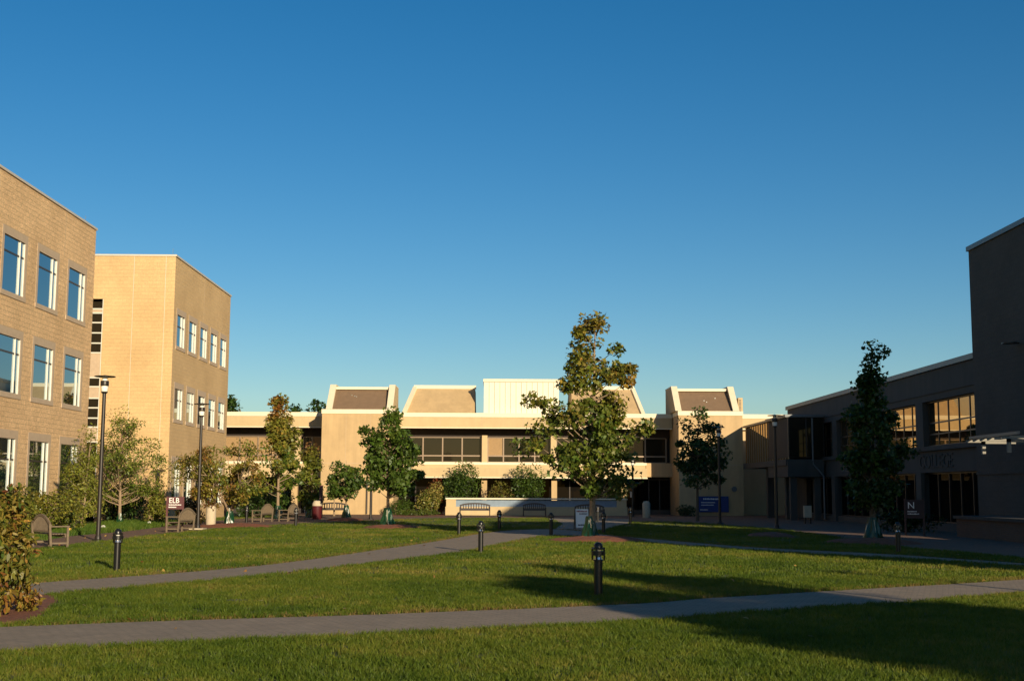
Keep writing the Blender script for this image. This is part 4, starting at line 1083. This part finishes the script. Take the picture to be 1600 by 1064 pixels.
# sandwich board
g = G(909, 827)
SB = thing('sandwich_board', 'white sandwich board with dark heading standing behind the tallest maple', 'sign', (g.x, g.y, 0), R(4))
for s in (-1, 1):
    MB().bar((-.32, s * .25, 0), (-.32, s * .04, .98), .04, .04).bar((.32, s * .25, 0), (.32, s * .04, .98), .04, .04).build('frame', 'black', SB)
pn = MB().quad((-.29, -.235, .1), (.29, -.235, .1), (.29, -.06, .93), (-.29, -.06, .93)).quad((-.29, -.215, .1), (.29, -.215, .1), (.29, -.04, .93), (-.29, -.04, .93)).build('panel', 'white', SB)
MB().quad((-.29, .235, .1), (.29, .235, .1), (.29, .06, .93), (-.29, .06, .93)).build('panel', 'white', SB)
a_ = math.atan2(.175, .83)
for (m, x0, x1, z, h, sd_) in (('redink', -.25, .25, .80, .07, 5), ('ink', -.12, .25, .69, .06, 6), ('ink', -.2, .2, .18, .08, 7)):
    y = -.235 + (z + h / 2 - .1) * .175 / .83
    marks(SB, m, x0, x1, z, h, y - .012, sd_)
# blue banner on the right block
BN = thing('banner', 'blue vinyl banner with white print low on the shaded right block', 'banner')
p0, p1 = PY(1092, 775, 91.8), PY(1139, 800, 91.8)
box('sheet', 'blue', BN, p0.x, p1.x, 91.86, 91.9, p1.z, p0.z)
for k, (a, b, f) in enumerate(((.15, .7, .78), (.08, .55, .58), (.08, .5, .42), (.05, .3, .12))):
    wd = p1.x - p0.x; marks(BN, 'white', p0.x + wd * a, p0.x + wd * b, p1.z + (p0.z - p1.z) * f, .12 if k == 0 else .07, 91.85, 20 + k)

# ------------------------------------------------------------------ urn, cans, posts and boxes
g = G(329, 823)
UR = thing('concrete_urn', 'tall pale barrel-shaped concrete planter beside the lamp post', 'planter', (g.x, g.y, 0))
MB().lathe([(.20, 0), (.225, .1), (.24, .5), (.235, .85), (.22, 1.0), (.19, 1.0)], 22).build('pot', 'pot', UR, smooth=True)
n = 260; P_ = np.array([0, 0, 1.05]) + rng.normal(size=(n, 3)) * np.array([.17, .17, .09]); v, k = leaves(P_, np.array([0, 0, .9]), .11, 'oval', droop=1.0)
link('plant', fast_mesh('plant', v, k, mixcol([BRN, (.16, .06, .02), YGR], rng.uniform(0, 1, n))), None, UR)
g = G(495, 811)
TC = thing('trash_can', 'maroon trash can with a pale domed lid by the left block', 'trash can', (g.x, g.y, 0))
MB().lathe([(.25, 0), (.28, .05), (.3, .75), (.31, .8)], 20).build('body', 'maroon', TC, smooth=True)
MB().lathe([(.3, .8), (.29, .95), (.2, 1.1), (.02, 1.15)], 20).build('lid', 'pot', TC, smooth=True)
g = G(501, 809)
PT = thing('square_post', 'slim dark maroon post right beside the trash can', 'post', (g.x, g.y, 0))
MB().box(-.1, .1, -.1, .1, 0, 2.0).build('shaft', 'dark_shaded_maroon', PT); MB().box(-.12, .12, -.12, .12, 2.0, 2.05).build('cap', 'maroon', PT)
g = G(1010, 809)
CY = thing('concrete_cylinder', 'plain grey concrete trash receptacle by the shaded entrance', 'trash can', (g.x, g.y, 0))
MB().lathe([(.24, 0), (.26, .04), (.26, .95), (.22, 1.02)], 20).build('body', 'pot', CY, smooth=True); MB().lathe([(.23, 1.02), (.16, 1.1), (.02, 1.12)], 20).build('lid', 'pot', CY, smooth=True)
g = G(1262, 818)
UB = thing('utility_box', 'small white cabinet by the columns under the dark corner bay', 'cabinet', (g.x, g.y, 0))
MB().box(-.2, .2, -.15, .15, .35, 1.0).build('body', 'pot', UB); MB().box(-.18, -.12, -.1, .1, 0, .35).box(.12, .18, -.1, .1, 0, .35).build('feet', 'black', UB)
g = G(370, 941)
tag(MB().lathe([(.16, 0), (.16, .03), (.14, .035)], 18, (g.x, g.y, 0.01)).build('valve_cover', 'concrete_shade', None), 'flat grey round cover set into the near lawn', 'cover')
for px_, py_, lab in ((161, 829, 'small pale ground light left in the green bed'), (233, 822, 'small pale ground light right in the green bed'), (108, 834, 'yellow pumpkin-like ball beside the nearest teak bench')):
    g = G(px_, py_)
    o = tag(MB().lathe([(.05, 0), (.1, .05), (.11, .12), (.07, .2), (.01, .22)], 14, (g.x, g.y, 0.02)).build('ground_light', 'lens', None, smooth=True), lab, 'ground light')
    if 'yellow' in lab:
        o.name = 'yellow_ball'; o['category'] = 'ball'; o.data.materials.clear(); o.data.materials.append(plain('yellow_skin', (.75, .42, .05), .6)); o['label'] = 'small yellow ball on the ground beside the nearest teak bench'

# ------------------------------------------------------------------ grass, ground cover and fallen leaves
def tuft(name, nb, spread, h, wd, m, seed):
    r = random.Random(seed); mb = MB()
    for _ in range(nb):
        a = r.uniform(0, 6.28); q = spread * math.sqrt(r.random()); x, y = q * math.cos(a), q * math.sin(a)
        d = r.uniform(0, 6.28); hh = h * r.uniform(.55, 1.15); ln = hh * r.uniform(.15, .9); ww = wd * r.uniform(.7, 1.2)
        dx, dy = math.cos(d), math.sin(d); e = r.uniform(0, 6.28); ex, ey = math.cos(e) * ww / 2, math.sin(e) * ww / 2
        m1 = (x + dx * ln * .35, y + dy * ln * .35, hh * .6)
        mb.quad((x - ex, y - ey, 0), (x + ex, y + ey, 0), (m1[0] + ex * .8, m1[1] + ey * .8, m1[2]), (m1[0] - ex * .8, m1[1] - ey * .8, m1[2]))
        mb.quad((m1[0] - ex * .8, m1[1] - ey * .8, m1[2]), (m1[0] + ex * .8, m1[1] + ey * .8, m1[2]), (x + dx * ln, y + dy * ln, hh))
    me = bpy.data.meshes.new(name); me.from_pydata(mb.v, [], mb.f); me.materials.append(M[m])
    return bpy.data.objects.new(name, me)
def scatter(name, pts, z, tufts, smin, smax, label, cat):
    me = bpy.data.meshes.new(name); v = np.zeros((len(pts), 3), np.float32); v[:, :2] = pts; v[:, 2] = z
    me.vertices.add(len(pts)); me.vertices.foreach_set('co', v.ravel()); me.update()
    o = bpy.data.objects.new(name, me); COL.objects.link(o)
    ng = bpy.data.node_groups.new(name, 'GeometryNodeTree')
    ng.interface.new_socket('Geometry', in_out='INPUT', socket_type='NodeSocketGeometry'); ng.interface.new_socket('Geometry', in_out='OUTPUT', socket_type='NodeSocketGeometry')
    gi = ng.nodes.new('NodeGroupInput'); go = ng.nodes.new('NodeGroupOutput')
    g2i = ng.nodes.new('GeometryNodeGeometryToInstance')
    for t_ in tufts:
        oi = ng.nodes.new('GeometryNodeObjectInfo'); oi.inputs[0].default_value = t_; oi.inputs['As Instance'].default_value = True
        ng.links.new(oi.outputs['Geometry'], g2i.inputs[0])
    ip = ng.nodes.new('GeometryNodeInstanceOnPoints')
    rv = ng.nodes.new('FunctionNodeRandomValue'); rv.data_type = 'FLOAT_VECTOR'; rv.inputs[0].default_value = (-.12, -.12, 0); rv.inputs[1].default_value = (.12, .12, 6.28)
    sv = ng.nodes.new('FunctionNodeRandomValue'); sv.data_type = 'FLOAT'; sv.inputs[2].default_value = smin; sv.inputs[3].default_value = smax; sv.inputs['Seed'].default_value = 3
    ng.links.new(gi.outputs[0], ip.inputs['Points']); ng.links.new(g2i.outputs[0], ip.inputs['Instance'])
    ip.inputs['Pick Instance'].default_value = True
    ng.links.new(rv.outputs[0], ip.inputs['Rotation']); ng.links.new(sv.outputs[1], ip.inputs['Scale'])
    ng.links.new(ip.outputs[0], go.inputs[0])
    md = o.modifiers.new('scatter', 'NODES'); md.node_group = ng
    return tag(o, label, cat, kind='stuff')
excl = [path_near, path_mid, plaza, link_path, brick_walk] + mulch_beds
bed = gp([(60, 846), (103, 838), (197, 830), (259, 822), (300, 817), (330, 812), (240, 806), (90, 816)])
def sample(y0, y1, dens):
    half = lambda y: .46 * y + 1.5
    n = int(dens * (half(y0) + half(y1)) * (y1 - y0)); y = np.sqrt(rng.uniform(y0 * y0, y1 * y1, n)); x = rng.uniform(-1, 1, n) * (.46 * y + 1.5)
    k = np.ones(n, bool)
    for e in excl: k &= ~inside(e, x, y)
    k &= (x > XA + .3) & (x < 18.4)
    k &= ~((x < -17.3) & (y > 60)) & ~(y > 90) & ~inside(bed, x, y)
    return np.stack([x[k], y[k]], 1)
tg = [tuft('grass_tuft', 16, .075, .062, .0075, 'grass', s) for s in range(4)]
tf = [tuft('grass_tuft', 14, .13, .07, .013, 'grass', 10 + s) for s in range(4)]
near_pts = np.concatenate([sample(10.5, 17, 170), sample(17, 26, 120)])
far_pts = np.concatenate([sample(26, 40, 45), sample(40, 62, 24), sample(62, 90, 10)])
scatter('grass', near_pts, 0, tg, .7, 1.35, 'short green grass of the near lawn', 'grass')
scatter('grass', far_pts, 0, tf, .7, 1.3, 'short green grass of the far lawn', 'grass')
# dry grass along the path edges
def edge_pts(line, nper, side):
    out = []
    for (x0, y0), (x1, y1) in zip(line[:-1], line[1:]):
        L = math.hypot(x1 - x0, y1 - y0); n = int(L * nper)
        if n < 1: continue
        t = rng.uniform(0, 1, n); off = np.abs(rng.normal(0, .19, n)) * side; nxv, nyv = -(y1 - y0) / L, (x1 - x0) / L
        out.append(np.stack([x0 + (x1 - x0) * t + nxv * off, y0 + (y1 - y0) * t + nyv * off], 1))
    return np.concatenate(out)
td = [tuft('dry_tuft', 12, .07, .055, .009, 'drygrass', 30 + s) for s in range(3)]
ed = np.concatenate([edge_pts(near_top, 34, 1), edge_pts(near_bot, 7, -1), edge_pts(mid_top, 22, 1), edge_pts(mid_bot, 9, -1)])
scatter('dry_grass', ed, 0.0, td, .6, 1.3, 'dry tan grass along the path edges', 'grass')
tc = [tuft('cover_tuft', 16, .16, .19, .016, 'cover', 40 + s) for s in range(3)]
xs = np.array([p[0] for p in bed]); yv = np.array([p[1] for p in bed]); n = 14000
bx_ = rng.uniform(xs.min(), xs.max(), n); by_ = rng.uniform(yv.min(), yv.max(), n); k = inside(bed, bx_, by_) & (bx_ > XA + .2) & (by_ < 67)
scatter('ground_cover', np.stack([bx_[k], by_[k]], 1), 0, tc, .7, 1.3, 'bright green ground cover bed between brick walk and stone building', 'ground cover')
# fallen leaves
n = 420; y = np.sqrt(rng.uniform(11 ** 2, 75 ** 2, n)); x = rng.uniform(-.44, .44, n) * y
k = (x > -17) & (x < 18) & ~inside(plaza, x, y); P_ = np.stack([x[k], y[k], rng.uniform(.03, .07, k.sum())], 1)
v, kk = leaves(P_, np.array([0, 30, -30.]), .075, 'maple', droop=0, up=2.0, out=0)
fl = link('fallen_leaves', fast_mesh('fallen_leaves', v, kk, mixcol([(.35, .16, .04), (.45, .30, .08), (.25, .08, .02)], rng.uniform(0, 1, len(P_)))), None)
tag(fl, 'scattered tan and orange fallen leaves on the grass', 'leaves', kind='stuff')
